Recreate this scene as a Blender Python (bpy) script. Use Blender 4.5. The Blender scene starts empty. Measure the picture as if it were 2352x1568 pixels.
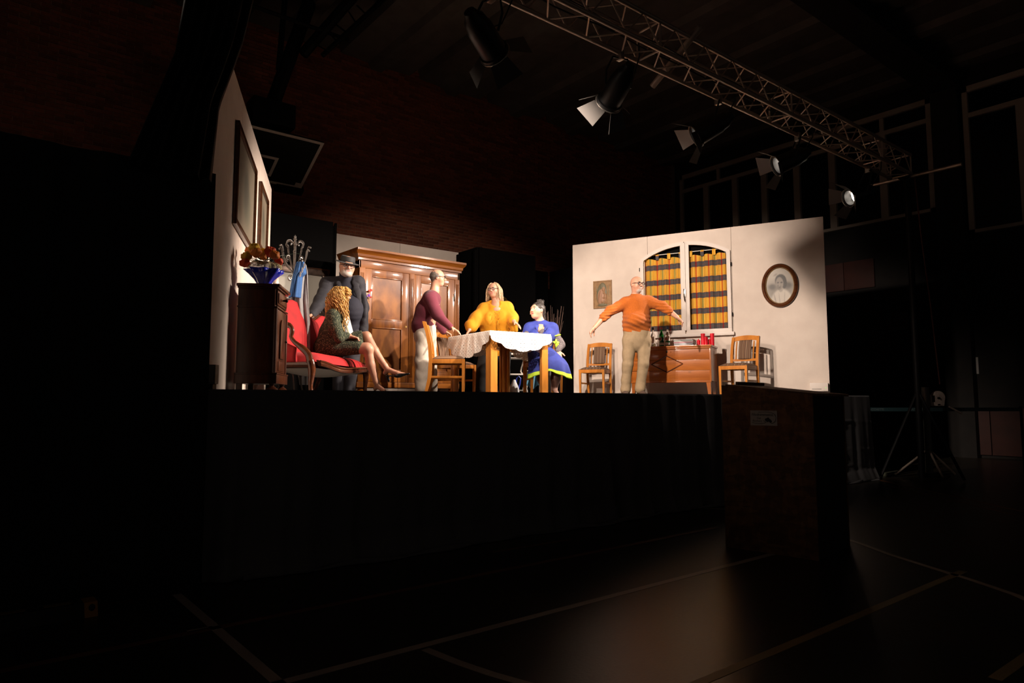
import bpy, bmesh, math, random
import numpy as np
from mathutils import Vector, Matrix, Quaternion
random.seed(7); rng = np.random.default_rng(7)
SC = bpy.context.scene
COL = SC.collection
R = math.radians

# ------------------------------------------------------------------ camera, world, exposure
CAM_Z = 1.15; PITCH = R(4.96); AZ = R(51.4); FOC = 1568.0
cd = bpy.data.cameras.new('camera'); cam = bpy.data.objects.new('camera', cd); COL.objects.link(cam)
cd.sensor_width = 36.0; cd.lens = 24.0; cd.clip_end = 200; cd.clip_start = .05
cam.location = (0, 0, CAM_Z); cam.rotation_euler = (math.pi/2 + PITCH, 0, AZ - math.pi/2)
SC.camera = cam
w = bpy.data.worlds.new('world'); SC.world = w; w.use_nodes = True
w.node_tree.nodes['Background'].inputs[0].default_value = (1.0, .82, .70, 1)
w.node_tree.nodes['Background'].inputs[1].default_value = 0.018
SC.view_settings.view_transform = 'Standard'; SC.view_settings.look = 'None'
SC.view_settings.gamma = 1.0; SC.view_settings.exposure = 0.12; SC.view_settings.use_curve_mapping = False

STAGE = 1.223                      # height of the stage floor
def P(px, py, d):
    """point of the hall seen at photograph position (px, py), d metres ahead of the photographer"""
    xc = (px-1176)/FOC; up = (784-py)/FOC
    f = math.cos(PITCH)-math.sin(PITCH)*up; z = math.sin(PITCH)+math.cos(PITCH)*up
    t = d/f
    return Vector((d*math.cos(AZ)+xc*t*math.sin(AZ), d*math.sin(AZ)-xc*t*math.cos(AZ), CAM_Z+z*t))

# ------------------------------------------------------------------ materials
def nt(m): m.use_nodes = True; return m.node_tree
def M(name, col, rough=.6, metal=0., noise=None, bump=None, emit=None, spec=None, alpha=None, trans=0., sheen=0., coat=0., vcol=False, island=0., ior=None):
    m = bpy.data.materials.new(name); t = nt(m); N = t.nodes; L = t.links
    b = N['Principled BSDF']; b.inputs['Base Color'].default_value = (*col, 1); b.inputs['Roughness'].default_value = rough
    b.inputs['Metallic'].default_value = metal
    if spec is not None: b.inputs['Specular IOR Level'].default_value = spec
    if trans: b.inputs['Transmission Weight'].default_value = trans
    if sheen: b.inputs['Sheen Weight'].default_value = sheen
    if coat: b.inputs['Coat Weight'].default_value = coat; b.inputs['Coat Roughness'].default_value = .12
    if alpha is not None: b.inputs['Alpha'].default_value = alpha
    if ior: b.inputs['IOR'].default_value = ior
    if emit: b.inputs['Emission Color'].default_value = (*emit[0], 1); b.inputs['Emission Strength'].default_value = emit[1]
    tc = None; src = None
    if noise or bump: tc = N.new('ShaderNodeTexCoord')
    if vcol:
        a = N.new('ShaderNodeVertexColor'); a.layer_name = 'Col'; src = a.outputs['Color']
    if noise:   # (scale, colour2, stretch(3), amount)
        mp = N.new('ShaderNodeMapping'); mp.inputs['Scale'].default_value = noise[2] if len(noise) > 2 else (1,1,1)
        n = N.new('ShaderNodeTexNoise'); n.inputs['Scale'].default_value = noise[0]; n.inputs['Detail'].default_value = 6
        r = N.new('ShaderNodeMapRange'); r.inputs[1].default_value = .35; r.inputs[2].default_value = .65; r.inputs[4].default_value = noise[3] if len(noise) > 3 else 1
        mx = N.new('ShaderNodeMix'); mx.data_type = 'RGBA'
        L.new(tc.outputs['Object'], mp.inputs[0]); L.new(mp.outputs[0], n.inputs['Vector']); L.new(n.outputs[0], r.inputs[0]); L.new(r.outputs[0], mx.inputs[0])
        if src: L.new(src, mx.inputs[6])
        else: mx.inputs[6].default_value = (*col, 1)
        mx.inputs[7].default_value = (*noise[1], 1); src = mx.outputs[2]
    if island:
        g = N.new('ShaderNodeNewGeometry'); oi = N.new('ShaderNodeObjectInfo')
        ad = N.new('ShaderNodeMath'); ad.operation = 'ADD'; fr = N.new('ShaderNodeMath'); fr.operation = 'FRACT'
        L.new(g.outputs['Random Per Island'], ad.inputs[0]); L.new(oi.outputs['Random'], ad.inputs[1]); L.new(ad.outputs[0], fr.inputs[0])
        r = N.new('ShaderNodeMapRange'); r.inputs[3].default_value = 1-island; r.inputs[4].default_value = 1+island
        hs = N.new('ShaderNodeHueSaturation'); L.new(fr.outputs[0], r.inputs[0]); L.new(r.outputs[0], hs.inputs['Value'])
        if src: L.new(src, hs.inputs['Color'])
        else: hs.inputs['Color'].default_value = (*col, 1)
        src = hs.outputs[0]
    if src: L.new(src, b.inputs['Base Color'])
    if bump:    # (scale, strength, stretch)
        mp = N.new('ShaderNodeMapping'); mp.inputs['Scale'].default_value = bump[2] if len(bump) > 2 else (1,1,1)
        n = N.new('ShaderNodeTexNoise'); n.inputs['Scale'].default_value = bump[0]; n.inputs['Detail'].default_value = 4
        bu = N.new('ShaderNodeBump'); bu.inputs['Strength'].default_value = bump[1]; bu.inputs['Distance'].default_value = .02
        L.new(tc.outputs['Object'], mp.inputs[0]); L.new(mp.outputs[0], n.inputs['Vector']); L.new(n.outputs[0], bu.inputs['Height']); L.new(bu.outputs[0], b.inputs['Normal'])
    return m

def wood(name, c1, c2, axis='z', scale=6., rough=.35, coat=.3, contrast=1., knots=False):
    """streaky grain running along the given object axis"""
    m = bpy.data.materials.new(name); t = nt(m); N = t.nodes; L = t.links; b = N['Principled BSDF']
    b.inputs['Roughness'].default_value = rough; b.inputs['Coat Weight'].default_value = coat; b.inputs['Coat Roughness'].default_value = .09; b.inputs['Specular IOR Level'].default_value = .18
    tc = N.new('ShaderNodeTexCoord'); mp = N.new('ShaderNodeMapping')
    s = {'x': (.12,1,1), 'y': (1,.12,1), 'z': (1,1,.12)}[axis]; mp.inputs['Scale'].default_value = s
    n1 = N.new('ShaderNodeTexNoise'); n1.inputs['Scale'].default_value = scale*2; n1.inputs['Detail'].default_value = 8; n1.inputs['Distortion'].default_value = 1.2
    n2 = N.new('ShaderNodeTexNoise'); n2.inputs['Scale'].default_value = scale*14; n2.inputs['Detail'].default_value = 3
    ad = N.new('ShaderNodeMath'); ad.operation = 'MULTIPLY_ADD'; ad.inputs[1].default_value = .3
    L.new(tc.outputs['Object'], mp.inputs[0]); L.new(mp.outputs[0], n1.inputs['Vector']); L.new(mp.outputs[0], n2.inputs['Vector'])
    L.new(n2.outputs[0], ad.inputs[0]); L.new(n1.outputs[0], ad.inputs[2])
    r = N.new('ShaderNodeMapRange'); r.inputs[1].default_value = .5; r.inputs[2].default_value = .8; L.new(ad.outputs[0], r.inputs[0]); r.inputs[4].default_value = contrast
    mx = N.new('ShaderNodeMix'); mx.data_type = 'RGBA'; L.new(r.outputs[0], mx.inputs[0]); mx.inputs[6].default_value = (*c1,1); mx.inputs[7].default_value = (*c2,1)
    src = mx.outputs[2]
    if knots:
        vo = N.new('ShaderNodeTexVoronoi'); vo.inputs['Scale'].default_value = 5.; mp2 = N.new('ShaderNodeMapping'); mp2.inputs['Scale'].default_value = (.7,1,1.1)
        L.new(tc.outputs['Object'], mp2.inputs[0]); L.new(mp2.outputs[0], vo.inputs['Vector'])
        rr = N.new('ShaderNodeMapRange'); rr.inputs[1].default_value = .05; rr.inputs[2].default_value = .13; rr.inputs[3].default_value = .8; rr.inputs[4].default_value = 0; L.new(vo.outputs['Distance'], rr.inputs[0])
        m3 = N.new('ShaderNodeMix'); m3.data_type = 'RGBA'; L.new(rr.outputs[0], m3.inputs[0]); L.new(src, m3.inputs[6]); m3.inputs[7].default_value = (.10,.03,.008,1); src = m3.outputs[2]
    L.new(src, b.inputs['Base Color'])
    bu = N.new('ShaderNodeBump'); bu.inputs['Strength'].default_value = .08; L.new(n1.outputs[0], bu.inputs['Height']); L.new(bu.outputs[0], b.inputs['Normal'])
    return m

def math_node(t, op, a, b=None, c=None):
    n = t.nodes.new('ShaderNodeMath'); n.operation = op
    for i, v in enumerate((a, b, c)):
        if v is None: continue
        if isinstance(v, (int, float)): n.inputs[i].default_value = v
        else: t.links.new(v, n.inputs[i])
    return n.outputs[0]
def ramp(t, src, stops, interp='CONSTANT'):
    n = t.nodes.new('ShaderNodeValToRGB'); cr = n.color_ramp; cr.interpolation = interp
    while len(cr.elements) > 1: cr.elements.remove(cr.elements[-1])
    cr.elements[0].position = stops[0][0]; cr.elements[0].color = (*stops[0][1], 1)
    for p_, c_ in stops[1:]:
        e = cr.elements.new(p_); e.color = (*c_, 1)
    t.links.new(src, n.inputs[0]); return n.outputs[0]
def mixc(t, fac, a, b):
    n = t.nodes.new('ShaderNodeMix'); n.data_type = 'RGBA'
    for i, v in ((0, fac), (6, a), (7, b)):
        if isinstance(v, (int, float)): n.inputs[i].default_value = v
        elif isinstance(v, tuple): n.inputs[i].default_value = (*v, 1)
        else: t.links.new(v, n.inputs[i])
    return n.outputs[2]

# ------------------------------------------------------------------ mesh builder
class MB:
    def __init__(s): s.v = []; s.f = []; s.m = []
    def add(s, vs, fs, mat=0, T=None):
        o = len(s.v)
        s.v += [tuple(T @ Vector(q)) if T is not None else tuple(q) for q in vs]
        s.f += [tuple(i+o for i in q) for q in fs]; s.m += [mat]*len(fs); return s
    def box(s, x0, x1, y0, y1, z0, z1, mat=0, T=None):
        vs = [(x0,y0,z0),(x1,y0,z0),(x1,y1,z0),(x0,y1,z0),(x0,y0,z1),(x1,y0,z1),(x1,y1,z1),(x0,y1,z1)]
        return s.add(vs, [(0,3,2,1),(4,5,6,7),(0,1,5,4),(1,2,6,5),(2,3,7,6),(3,0,4,7)], mat, T)
    def tube(s, pts, r, n=8, closed=False, mat=0, T=None, flat=None):
        pts = [Vector(q) for q in pts]; k = len(pts)
        rs = r if isinstance(r, (list, tuple, np.ndarray)) else [r]*k
        vs = []; fs = []; up = None
        for i in range(k):
            a = pts[(i-1) % k] if (closed or i > 0) else pts[i]; c = pts[(i+1) % k] if (closed or i < k-1) else pts[i]
            d = (c-a); d = d.normalized() if d.length > 1e-9 else Vector((0,0,1))
            if up is None: up = d.orthogonal().normalized()
            up = (up-d*up.dot(d)); up = up.normalized() if up.length > 1e-6 else d.orthogonal().normalized()
            sd = d.cross(up)
            for j in range(n):
                an = 2*math.pi*j/n; vs.append(pts[i]+(up*math.cos(an)+sd*math.sin(an)*(flat or 1))*rs[i])
        for i in range(k if closed else k-1):
            for j in range(n):
                i2 = (i+1) % k; fs.append((i*n+j, i*n+(j+1) % n, i2*n+(j+1) % n, i2*n+j))
        if not closed: fs.append(tuple(range(n-1,-1,-1))); fs.append(tuple((k-1)*n+j for j in range(n)))
        return s.add(vs, fs, mat, T)
    def lathe(s, prof, n=20, mat=0, T=None, sy=1., wav=None):
        vs = []; fs = []; k = len(prof)
        for i, (r_, z_) in enumerate(prof):
            for j in range(n):
                an = 2*math.pi*j/n; rr = r_*(1+(wav(an, i/(k-1)) if wav else 0)); vs.append((rr*math.cos(an), rr*math.sin(an)*sy, z_))
        for i in range(k-1):
            for j in range(n): fs.append((i*n+j, i*n+(j+1) % n, (i+1)*n+(j+1) % n, (i+1)*n+j))
        if prof[0][0] > 1e-6: fs.append(tuple(range(n-1,-1,-1)))
        if prof[-1][0] > 1e-6: fs.append(tuple((k-1)*n+j for j in range(n)))
        return s.add(vs, fs, mat, T)
    def prism(s, poly, z0, z1, mat=0, T=None):
        k = len(poly); vs = [(x, y, z0) for x, y in poly]+[(x, y, z1) for x, y in poly]
        fs = [tuple(range(k-1,-1,-1)), tuple(range(k, 2*k))]+[(i, (i+1) % k, k+(i+1) % k, k+i) for i in range(k)]
        return s.add(vs, fs, mat, T)
    def grid(s, fn, nu, nv, mat=0, T=None):
        vs = [fn(i/nu, j/nv) for j in range(nv+1) for i in range(nu+1)]
        fs = [(j*(nu+1)+i, j*(nu+1)+i+1, (j+1)*(nu+1)+i+1, (j+1)*(nu+1)+i) for j in range(nv) for i in range(nu)]
        return s.add(vs, fs, mat, T)
    def ball(s, c, r, n=12, mat=0, T=None):
        r = (r, r, r) if isinstance(r, (int, float)) else r
        k = max(4, n//2); prof = [(math.sin(math.pi*i/k), -math.cos(math.pi*i/k)) for i in range(k+1)]
        prof[0] = (1e-4, -1); prof[-1] = (1e-4, 1)
        X = Matrix.Translation(c) @ Matrix.Diagonal((*r, 1))
        return s.lathe(prof, n, mat, (T @ X) if T is not None else X)
    def build(s, name, mats, parent=None, smooth=False, bevel=0, loc=None, rotz=None, angle=40):
        me = bpy.data.meshes.new(name); me.from_pydata([tuple(q) for q in s.v], [], s.f)
        mats = mats if isinstance(mats, (list, tuple)) else [mats]
        for m_ in mats: me.materials.append(m_)
        if len(mats) > 1: me.polygons.foreach_set('material_index', s.m)
        bm = bmesh.new(); bm.from_mesh(me); bmesh.ops.recalc_face_normals(bm, faces=bm.faces)
        if bevel: bmesh.ops.bevel(bm, geom=list(bm.edges), offset=bevel, segments=2, affect='EDGES', profile=.7, clamp_overlap=True)
        bm.to_mesh(me); bm.free()
        if smooth or bevel:
            me.polygons.foreach_set('use_smooth', [True]*len(me.polygons)); me.set_sharp_from_angle(angle=R(angle))
        me.update(); return link(name, me, parent, loc, rotz)
def link(name, me, parent=None, loc=None, rotz=None):
    o = bpy.data.objects.new(name, me); COL.objects.link(o)
    if parent: o.parent = parent
    if loc is not None: o.location = loc
    if rotz is not None: o.rotation_euler = (0,0,rotz)
    return o
def tag(o, label=None, cat=None, group=None, kind=None):
    if label: o['label'] = label
    if cat: o['category'] = cat
    if group: o['group'] = group
    if kind: o['kind'] = kind
    return o
def thing(name, label, cat, loc=(0,0,0), rotz=0, group=None):
    o = bpy.data.objects.new(name, None); o.empty_display_size = .1; COL.objects.link(o)
    o.location = loc; o.rotation_euler = (0,0,rotz); return tag(o, label, cat, group)
def kids(o): return [c for c in bpy.data.objects if c.parent == o]
def dup(o, loc, rotz, label=None, group=None, parent=None):
    c = o.copy(); COL.objects.link(c)
    if parent is not None: c.parent = parent
    else: c.location = loc; c.rotation_euler = (0,0,rotz)
    if label: c['label'] = label
    if group: c['group'] = group
    for k in kids(o): dup(k, None, None, parent=c)
    return c
def at(v): return Matrix.Translation(v)
def frame_from(x, y, o):       # columns x, y, x cross y
    x = Vector(x).normalized(); y = Vector(y).normalized(); z = x.cross(y)
    return Matrix(((x.x,y.x,z.x,o[0]),(x.y,y.y,z.y,o[1]),(x.z,y.z,z.z,o[2]),(0,0,0,1)))
def solid(o, th, offset=0):
    m = o.modifiers.new('thickness', 'SOLIDIFY'); m.thickness = th; m.offset = offset; return o
def arc(cx, cy, r, a0, a1, n): return [(cx+r*math.cos(R(a0+(a1-a0)*i/n)), cy+r*math.sin(R(a0+(a1-a0)*i/n))) for i in range(n+1)]

# ------------------------------------------------------------------ signed-distance modelling for bodies and clothes
def A3(v): return np.array([v[0], v[1], v[2]], dtype=np.float32)
def cap(a, b, ra, rb=None, k=.02, flat=None):          # tapered limb; flat = (direction, factor)
    return ('cap', A3(a), A3(b), ra, ra if rb is None else rb, k, flat)
def ell(c, r, ax=None, k=.02): return ('ell', A3(c), np.array(r, np.float32), np.array(ax if ax is not None else np.eye(3), np.float32), k)
def sub(pr): return ('sub',)+pr
def cut(p0, n, k=.004): return ('cut', A3(p0), A3(Vector(n).normalized()), k)
def chain(pts, rs, k=.02, flat=None): return [cap(pts[i], pts[i+1], rs[i], rs[i+1], k, flat) for i in range(len(pts)-1)]
def _dist(pr, X):
    if pr[0] == 'cap':
        a, b, ra, rb, fl = pr[1], pr[2], pr[3], pr[4], pr[6]
        ba = b-a; q = X-a; t = np.clip((q@ba)/max(float(ba@ba), 1e-9), 0, 1)[..., None]; v = q-t*ba
        if fl is not None:
            n = A3(fl[0]); vn = (v@n)[..., None]; v = v+n*vn*(1/fl[1]-1)
        return np.sqrt((v*v).sum(-1))-(ra+(rb-ra)*t[..., 0])
    q = (X-pr[1])@pr[3].T if False else (X-pr[1])@pr[3]
    r = pr[2]; k0 = np.sqrt(((q/r)**2).sum(-1)); k1 = np.sqrt(((q/(r*r))**2).sum(-1))+1e-6
    return k0*(k0-1)/k1
def _bb(pr):
    if pr[0] == 'cap':
        m = max(pr[3], pr[4]); return np.minimum(pr[1], pr[2])-m, np.maximum(pr[1], pr[2])+m
    m = float(pr[2].max()); return pr[1]-m, pr[1]+m
def sdf_mesh(prims, vox=.006, disp=None, relax=1):
    pos = [q for q in prims if q[0] in ('cap', 'ell')]
    lo = np.min([_bb(q)[0] for q in pos], 0)-3*vox-.03; hi = np.max([_bb(q)[1] for q in pos], 0)+3*vox+.03
    n = np.ceil((hi-lo)/vox).astype(int)+1
    D = np.full(tuple(n), 1., np.float32)
    ax = [lo[i]+vox*np.arange(n[i], dtype=np.float32) for i in range(3)]
    def region(b0, b1, m):
        i0 = np.clip(np.floor((b0-m-lo)/vox).astype(int), 0, n-1); i1 = np.clip(np.ceil((b1+m-lo)/vox).astype(int)+1, 1, n)
        sl = tuple(slice(i0[i], i1[i]) for i in range(3))
        return sl, np.stack(np.meshgrid(*[ax[i][sl[i]] for i in range(3)], indexing='ij'), -1)
    for pr in prims:
        if pr[0] == 'cut':
            X = np.stack(np.meshgrid(*ax, indexing='ij'), -1); d = (X-pr[1])@pr[2]; D = np.maximum(D, d); continue
        neg = pr[0] == 'sub'; q = pr[1:] if neg else pr
        k = q[5] if q[0] == 'cap' else q[4]; b0, b1 = _bb(q); sl, X = region(b0, b1, k+3*vox); d = _dist(q, X); cur = D[sl]
        if neg:
            h = np.clip(.5-.5*(cur+d)/k, 0, 1); D[sl] = cur*(1-h)+(-d)*h+k*h*(1-h)
        else:
            h = np.clip(.5+.5*(cur-d)/k, 0, 1); D[sl] = cur*(1-h)+d*h-k*h*(1-h)
    if disp is not None:
        msk = np.abs(D) < .06; idx = np.argwhere(msk); X = lo+idx*vox; D[msk] += disp(X.astype(np.float32)).astype(np.float32)
    # surface nets
    S = D < 0
    c = [D[i:n[0]-1+i, j:n[1]-1+j, k:n[2]-1+k] for i in (0,1) for j in (0,1) for k in (0,1)]
    offs = [(i,j,k) for i in (0,1) for j in (0,1) for k in (0,1)]
    ins = sum((q < 0).astype(np.int8) for q in c); act = (ins > 0) & (ins < 8)
    idx = np.argwhere(act); vals = np.stack([q[act] for q in c], -1)
    num = np.zeros((len(idx), 3), np.float32); cnt = np.zeros((len(idx), 1), np.float32)
    for a in range(8):
        for b in range(a+1, 8):
            da = np.array(offs[a]); db = np.array(offs[b])
            if np.abs(da-db).sum() != 1: continue
            va, vb = vals[:, a], vals[:, b]; m = (va < 0) != (vb < 0)
            t = np.where(m, va/np.where(m, va-vb, 1), 0)[:, None]
            num += np.where(m[:, None], da+t*(db-da), 0); cnt += m[:, None]
    V = lo+(idx+num/cnt)*vox
    vid = np.full(act.shape, -1, np.int64); vid[act] = np.arange(len(idx)); F = []
    for axis in range(3):
        s0 = [slice(None)]*3; s1 = [slice(None)]*3; s0[axis] = slice(0, -1); s1[axis] = slice(1, None)
        a = S[tuple(s0)]; b = S[tuple(s1)]; e = np.argwhere(a != b); fl = a[a != b]
        o1, o2 = [(1,2),(2,0),(0,1)][axis]
        ok = (e[:, o1] > 0) & (e[:, o2] > 0); e = e[ok]; fl = fl[ok]
        def g(d1, d2):
            q = e.copy(); q[:, o1] += d1; q[:, o2] += d2
            q = np.minimum(q, np.array(act.shape)-1); return vid[q[:,0], q[:,1], q[:,2]]
        quad = np.stack([g(-1,-1), g(0,-1), g(0,0), g(-1,0)], 1)
        quad[~fl] = quad[~fl][:, ::-1]; F.append(quad)
    F = np.concatenate(F); F = F[(F >= 0).all(1)]
    for _ in range(relax):
        acc = np.zeros_like(V); cn = np.zeros((len(V), 1))
        for i in range(4):
            np.add.at(acc, F[:, i], V[F[:, (i+1) % 4]]); np.add.at(acc, F[:, (i+1) % 4], V[F[:, i]])
            np.add.at(cn, F[:, i], 1); np.add.at(cn, F[:, (i+1) % 4], 1)
        V = .5*V+.5*acc/np.maximum(cn, 1)
    return V, F
def np_object(name, parts, mats, parent=None, colours=None, loc=None):
    """parts: list of (V, F[, material index]); joined into one mesh"""
    Vs = []; Fs = []; mi = []; o = 0
    for q in parts:
        Vs.append(q[0]); Fs.append(q[1]+o); o += len(q[0]); mi.append(np.full(len(q[1]), q[2] if len(q) > 2 else 0))
    V = np.concatenate(Vs).astype(np.float32); F = np.concatenate(Fs).astype(np.int32); mi = np.concatenate(mi).astype(np.int32)
    org = np.array(parent.location if parent is not None and loc is None else (0,0,0), np.float32) if parent is not None else np.zeros(3, np.float32)
    me = bpy.data.meshes.new(name); me.vertices.add(len(V)); me.vertices.foreach_set('co', (V-org).ravel())
    me.loops.add(len(F)*4); me.loops.foreach_set('vertex_index', F.ravel()); me.polygons.add(len(F))
    me.polygons.foreach_set('loop_start', np.arange(len(F), dtype=np.int32)*4)
    me.polygons.foreach_set('use_smooth', np.ones(len(F), bool)); 
    for m_ in (mats if isinstance(mats, (list, tuple)) else [mats]): me.materials.append(m_)
    me.polygons.foreach_set('material_index', mi); me.update(calc_edges=True)
    if colours is not None:
        ca = me.color_attributes.new('Col', 'FLOAT_COLOR', 'POINT'); cc = np.concatenate([colours(V), np.ones((len(V),1))], 1).astype(np.float32); ca.data.foreach_set('color', cc.ravel())
    return link(name, me, parent)
def folds(amp, freq=(18,18,18), seed=0, warp=.6):
    r = np.random.default_rng(seed); K = r.normal(size=(5,3))*np.array(freq); ph = r.uniform(0, 6.28, 5); W = r.normal(size=(3,3))*6
    def fn(X):
        q = X+warp*.05*np.sin(X@W.T+seed); s = sum((.6-1.2*np.abs(np.sin(.5*(q@K[i])+ph[i])))*(1-.12*i) for i in range(5))/2.6
        return amp*s
    return fn

def PY_(px, py, Y):
    a = P(px, py, 1.0); s = Y/a.y; return Vector((a.x*s, Y, CAM_Z+(a.z-CAM_Z)*s))

# ------------------------------------------------------------------ lamps on the truss: positions and aims (the lamps themselves are built with the truss)
KEY = (1.0, .825, .69)
LAMPS = [  # x along the truss, lens offset, target, watts, cone, colour
    ((-0.9, 4.62, 4.20), (8.6, 6.8, 1.8), 240, 36, 'second black theatre spotlight from the left end of the truss, outside the picture'),
    ((0.55, 4.62, 4.20), (8.0, 7.4, 1.8), 240, 44, 'black theatre spotlight at the draped left end of the truss'),
    ((3.47, 4.60, 4.20), (9.2, 7.2, 2.0), 540, 56, 'largest black theatre spotlight, hanging straight down nearest the photographer, doors half open'),
    ((4.93, 4.60, 4.16), (6.2, 8.6, 2.2), 220, 70, 'black theatre spotlight with one bright door left of the truss middle'),
    ((6.37, 4.60, 4.16), (3.4, 7.8, 1.7), 580, 60, 'black theatre spotlight below the middle of the truss above the brick wall'),
    ((8.08, 4.60, 4.19), (3.9, 8.2, 1.7), 420, 60, 'black theatre spotlight with silvery open door in front of the tall windows'),
    ((10.04, 4.60, 4.13), (4.2, 8.2, 1.7), 400, 52, 'black theatre spotlight furthest right, just above the end of the cream flat'),
]

# ------------------------------------------------------------------ hall
m_floor = M('floor_paint', (.020,.020,.014), .31, noise=(2.2,(.030,.019,.010),(1,1,1)), bump=(60,.04))
m_line = M('line_white', (.36,.30,.26), .45); m_line_y = M('line_yellow', (.26,.18,.07), .45); m_line_r = M('line_red', (.16,.06,.03), .45); m_skirt = M('black_molton', (.13,.125,.13), .9, bump=(240,.15))
m_mortar = M('mortar', (.38,.22,.15), .9, noise=(30,(.26,.15,.10)))
m_brick = M('brick_red', (.28,.078,.036), .85, noise=(14,(.19,.05,.025),(1,1,1)), bump=(50,.25), island=.35)
m_ceil = M('ceiling_concrete', (.11,.09,.075), .85, noise=(3,(.08,.065,.053)))
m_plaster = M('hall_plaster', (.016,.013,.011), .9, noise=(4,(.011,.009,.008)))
m_alu = M('window_metal', (.42,.35,.29), .5); m_nightglass = M('night_glass', (.004,.006,.009), .12)
m_black = M('black_cloth', (.007,.0068,.0068), .85, bump=(240,.15)); m_blackflat = M('black_felt', (.0045,.0042,.0042), .95, noise=(120,(.0065,.006,.006)), spec=.0)
m_cream = M('cream_paint', (.70,.60,.52), .75, noise=(3.5,(.62,.52,.45),(1,1,1),.7), bump=(180,.08))
m_creamedge = M('cream_edge', (.50,.38,.29), .8)
m_dark = M('dark_steel', (.007,.007,.0075), .55, metal=.2, spec=.2)

fl = MB().box(-4,17,-5,13,-.1,0).build('floor', m_floor); tag(fl, kind='structure')
def line(p0, p1, wd, m_):
    p0 = Vector((*p0,0)); p1 = Vector((*p1,0)); d = (p1-p0).normalized(); s = Vector((-d.y,d.x,0))*wd/2
    b = MB(); b.add([p0-s,p1-s,p1+s,p0+s]+[q+Vector((0,0,.0015)) for q in (p0-s,p1-s,p1+s,p0+s)], [(0,3,2,1),(4,5,6,7),(0,1,5,4),(1,2,6,5),(2,3,7,6),(3,0,4,7)])
    return b.build('court_line', m_, fl)
line((-2,2.84),(4.86,2.89),.05,m_line); line((1.05,4.52),(1.08,1.2),.05,m_line); line((1.7,1.79),(5.35,1.80),.05,m_line_y)
line((-2,3.70),(5.4,3.80),.05,m_line_r); line((.93,3.77),(1.05,3.765),.03,m_line); line((6.26,4.58),(6.42,4.30),.03,m_line)
line((3.4,1.05),(4.4,1.04),.05,m_line_y); line((3.2,4.26),(4.0,4.23),.04,m_line_r); line((8.0,1.5),(10.6,4.7),.05,m_line_r)
line((7.6,1.4),(9.9,4.2),.03,m_line_r)
b = MB()      # curved line by the lectern
cpts = [(5.9,2.95),(5.7,2.62),(5.498,2.345),(5.3,2.0),(5.13,1.68),(4.95,1.40),(4.7,1.15)]
for i in range(len(cpts)-1): line(cpts[i], cpts[i+1], .045, m_line)
cpts = [(1.734,2.82),(1.76,2.6),(1.80,2.40),(1.845,2.243),(1.93,2.0)]
for i in range(len(cpts)-1): line(cpts[i], cpts[i+1], .045, m_line)

# brick wall at the back: mortar bed plus bricks in running bond
wb = MB().box(-4,16.6,12.508,12.8,0,8.6).build('wall_back', m_mortar); tag(wb, kind='structure')
BW, BH, GAP = .250, .056, .012
brick_me = MB().box(-BW/2,BW/2,-.012,.02,-BH/2,BH/2).build('brick', m_brick, wb, bevel=.003)
bricks = []
for j in range(int(1.9/(BH+GAP)), int(8.3/(BH+GAP))):
    z = j*(BH+GAP)+BH/2; off = (j % 2)*(BW+GAP)/2
    for i in range(int(19.9/(BW+GAP))):
        bricks.append((-3.6+off+i*(BW+GAP), z))
def lit(q):   # how large and lit a brick shows between the flats
    return math.hypot((q[0]-9.2)/2.2, (q[1]-4.75)/.60)
bricks.sort(key=lit)
first = True
for x, z in bricks[:300]:
    o = brick_me if first else link('brick', brick_me.data, wb)
    first = False; o.location = (x, 12.508+random.uniform(-.002,.002), z)
b = MB()
for x, z in bricks[300:]:
    b.box(x-BW/2,x+BW/2,12.496+random.uniform(-.002,.002),12.52,z-BH/2,z+BH/2)
tag(b.build('brickwork', m_brick, wb), kind='stuff')

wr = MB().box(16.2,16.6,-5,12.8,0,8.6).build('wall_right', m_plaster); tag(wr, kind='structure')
def hall_window(name, y0, y1, z0, z1, mull, tr, tmull):
    o = MB()
    for a, c, e, g in ((y0,y1,z1-.12,z1),(y0,y1,z0,z0+.07),(y0,y0+.10,z0,z1),(y1-.10,y1,z0,z1)): o.box(16.08,16.2,a,c,e,g)
    fr = o.build(name, m_alu); tag(fr, kind='structure')
    MB().box(16.09,16.19,y0+.1,y1-.1,tr-.05,tr+.05).build('transom', m_alu, fr)
    for y in mull: MB().box(16.07,16.19,y-.08,y+.08,z0+.07,tr-.05).build('mullion', m_alu, fr)
    for y in tmull: MB().box(16.10,16.19,y-.045,y+.045,tr+.05,z1-.12).build('mullion', m_alu, fr)
    ys = [y0]+sorted(mull)+[y1]
    for a, c in zip(ys[:-1], ys[1:]): MB().box(16.15,16.16,a,c,z0,tr).build('pane', m_nightglass, fr)
    ys = [y0]+sorted(tmull)+[y1]
    for a, c in zip(ys[:-1], ys[1:]): MB().box(16.15,16.16,a,c,tr,z1).build('pane', m_nightglass, fr)
hall_window('window_1', 5.55, 12.25, 5.22, 7.73, [11.35,10.42,9.55,8.65,7.75,6.58], 7.25, [10.95,8.7,6.58])
hall_window('window_2', 1.2, 4.95, 4.6, 7.73, [3.95,2.6], 7.1, [2.6])
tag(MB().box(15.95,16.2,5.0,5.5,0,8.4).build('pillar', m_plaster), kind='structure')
ce = MB().box(-4,16.6,-5,12.8,8.35,8.6).build('ceiling', m_ceil); tag(ce, kind='structure')
for k in range(9):
    x = .8+1.85*k; MB().prism([(-.85,8.35),(.85,8.35),(.80,8.16),(.2,8.13),(.12,8.02),(-.12,8.02),(-.2,8.13),(-.80,8.16)], -12.7, 4.9, 0, at((x,0,0)) @ Matrix.Rotation(R(90),4,'X')).build('roof_slab', m_ceil, ce)
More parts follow.
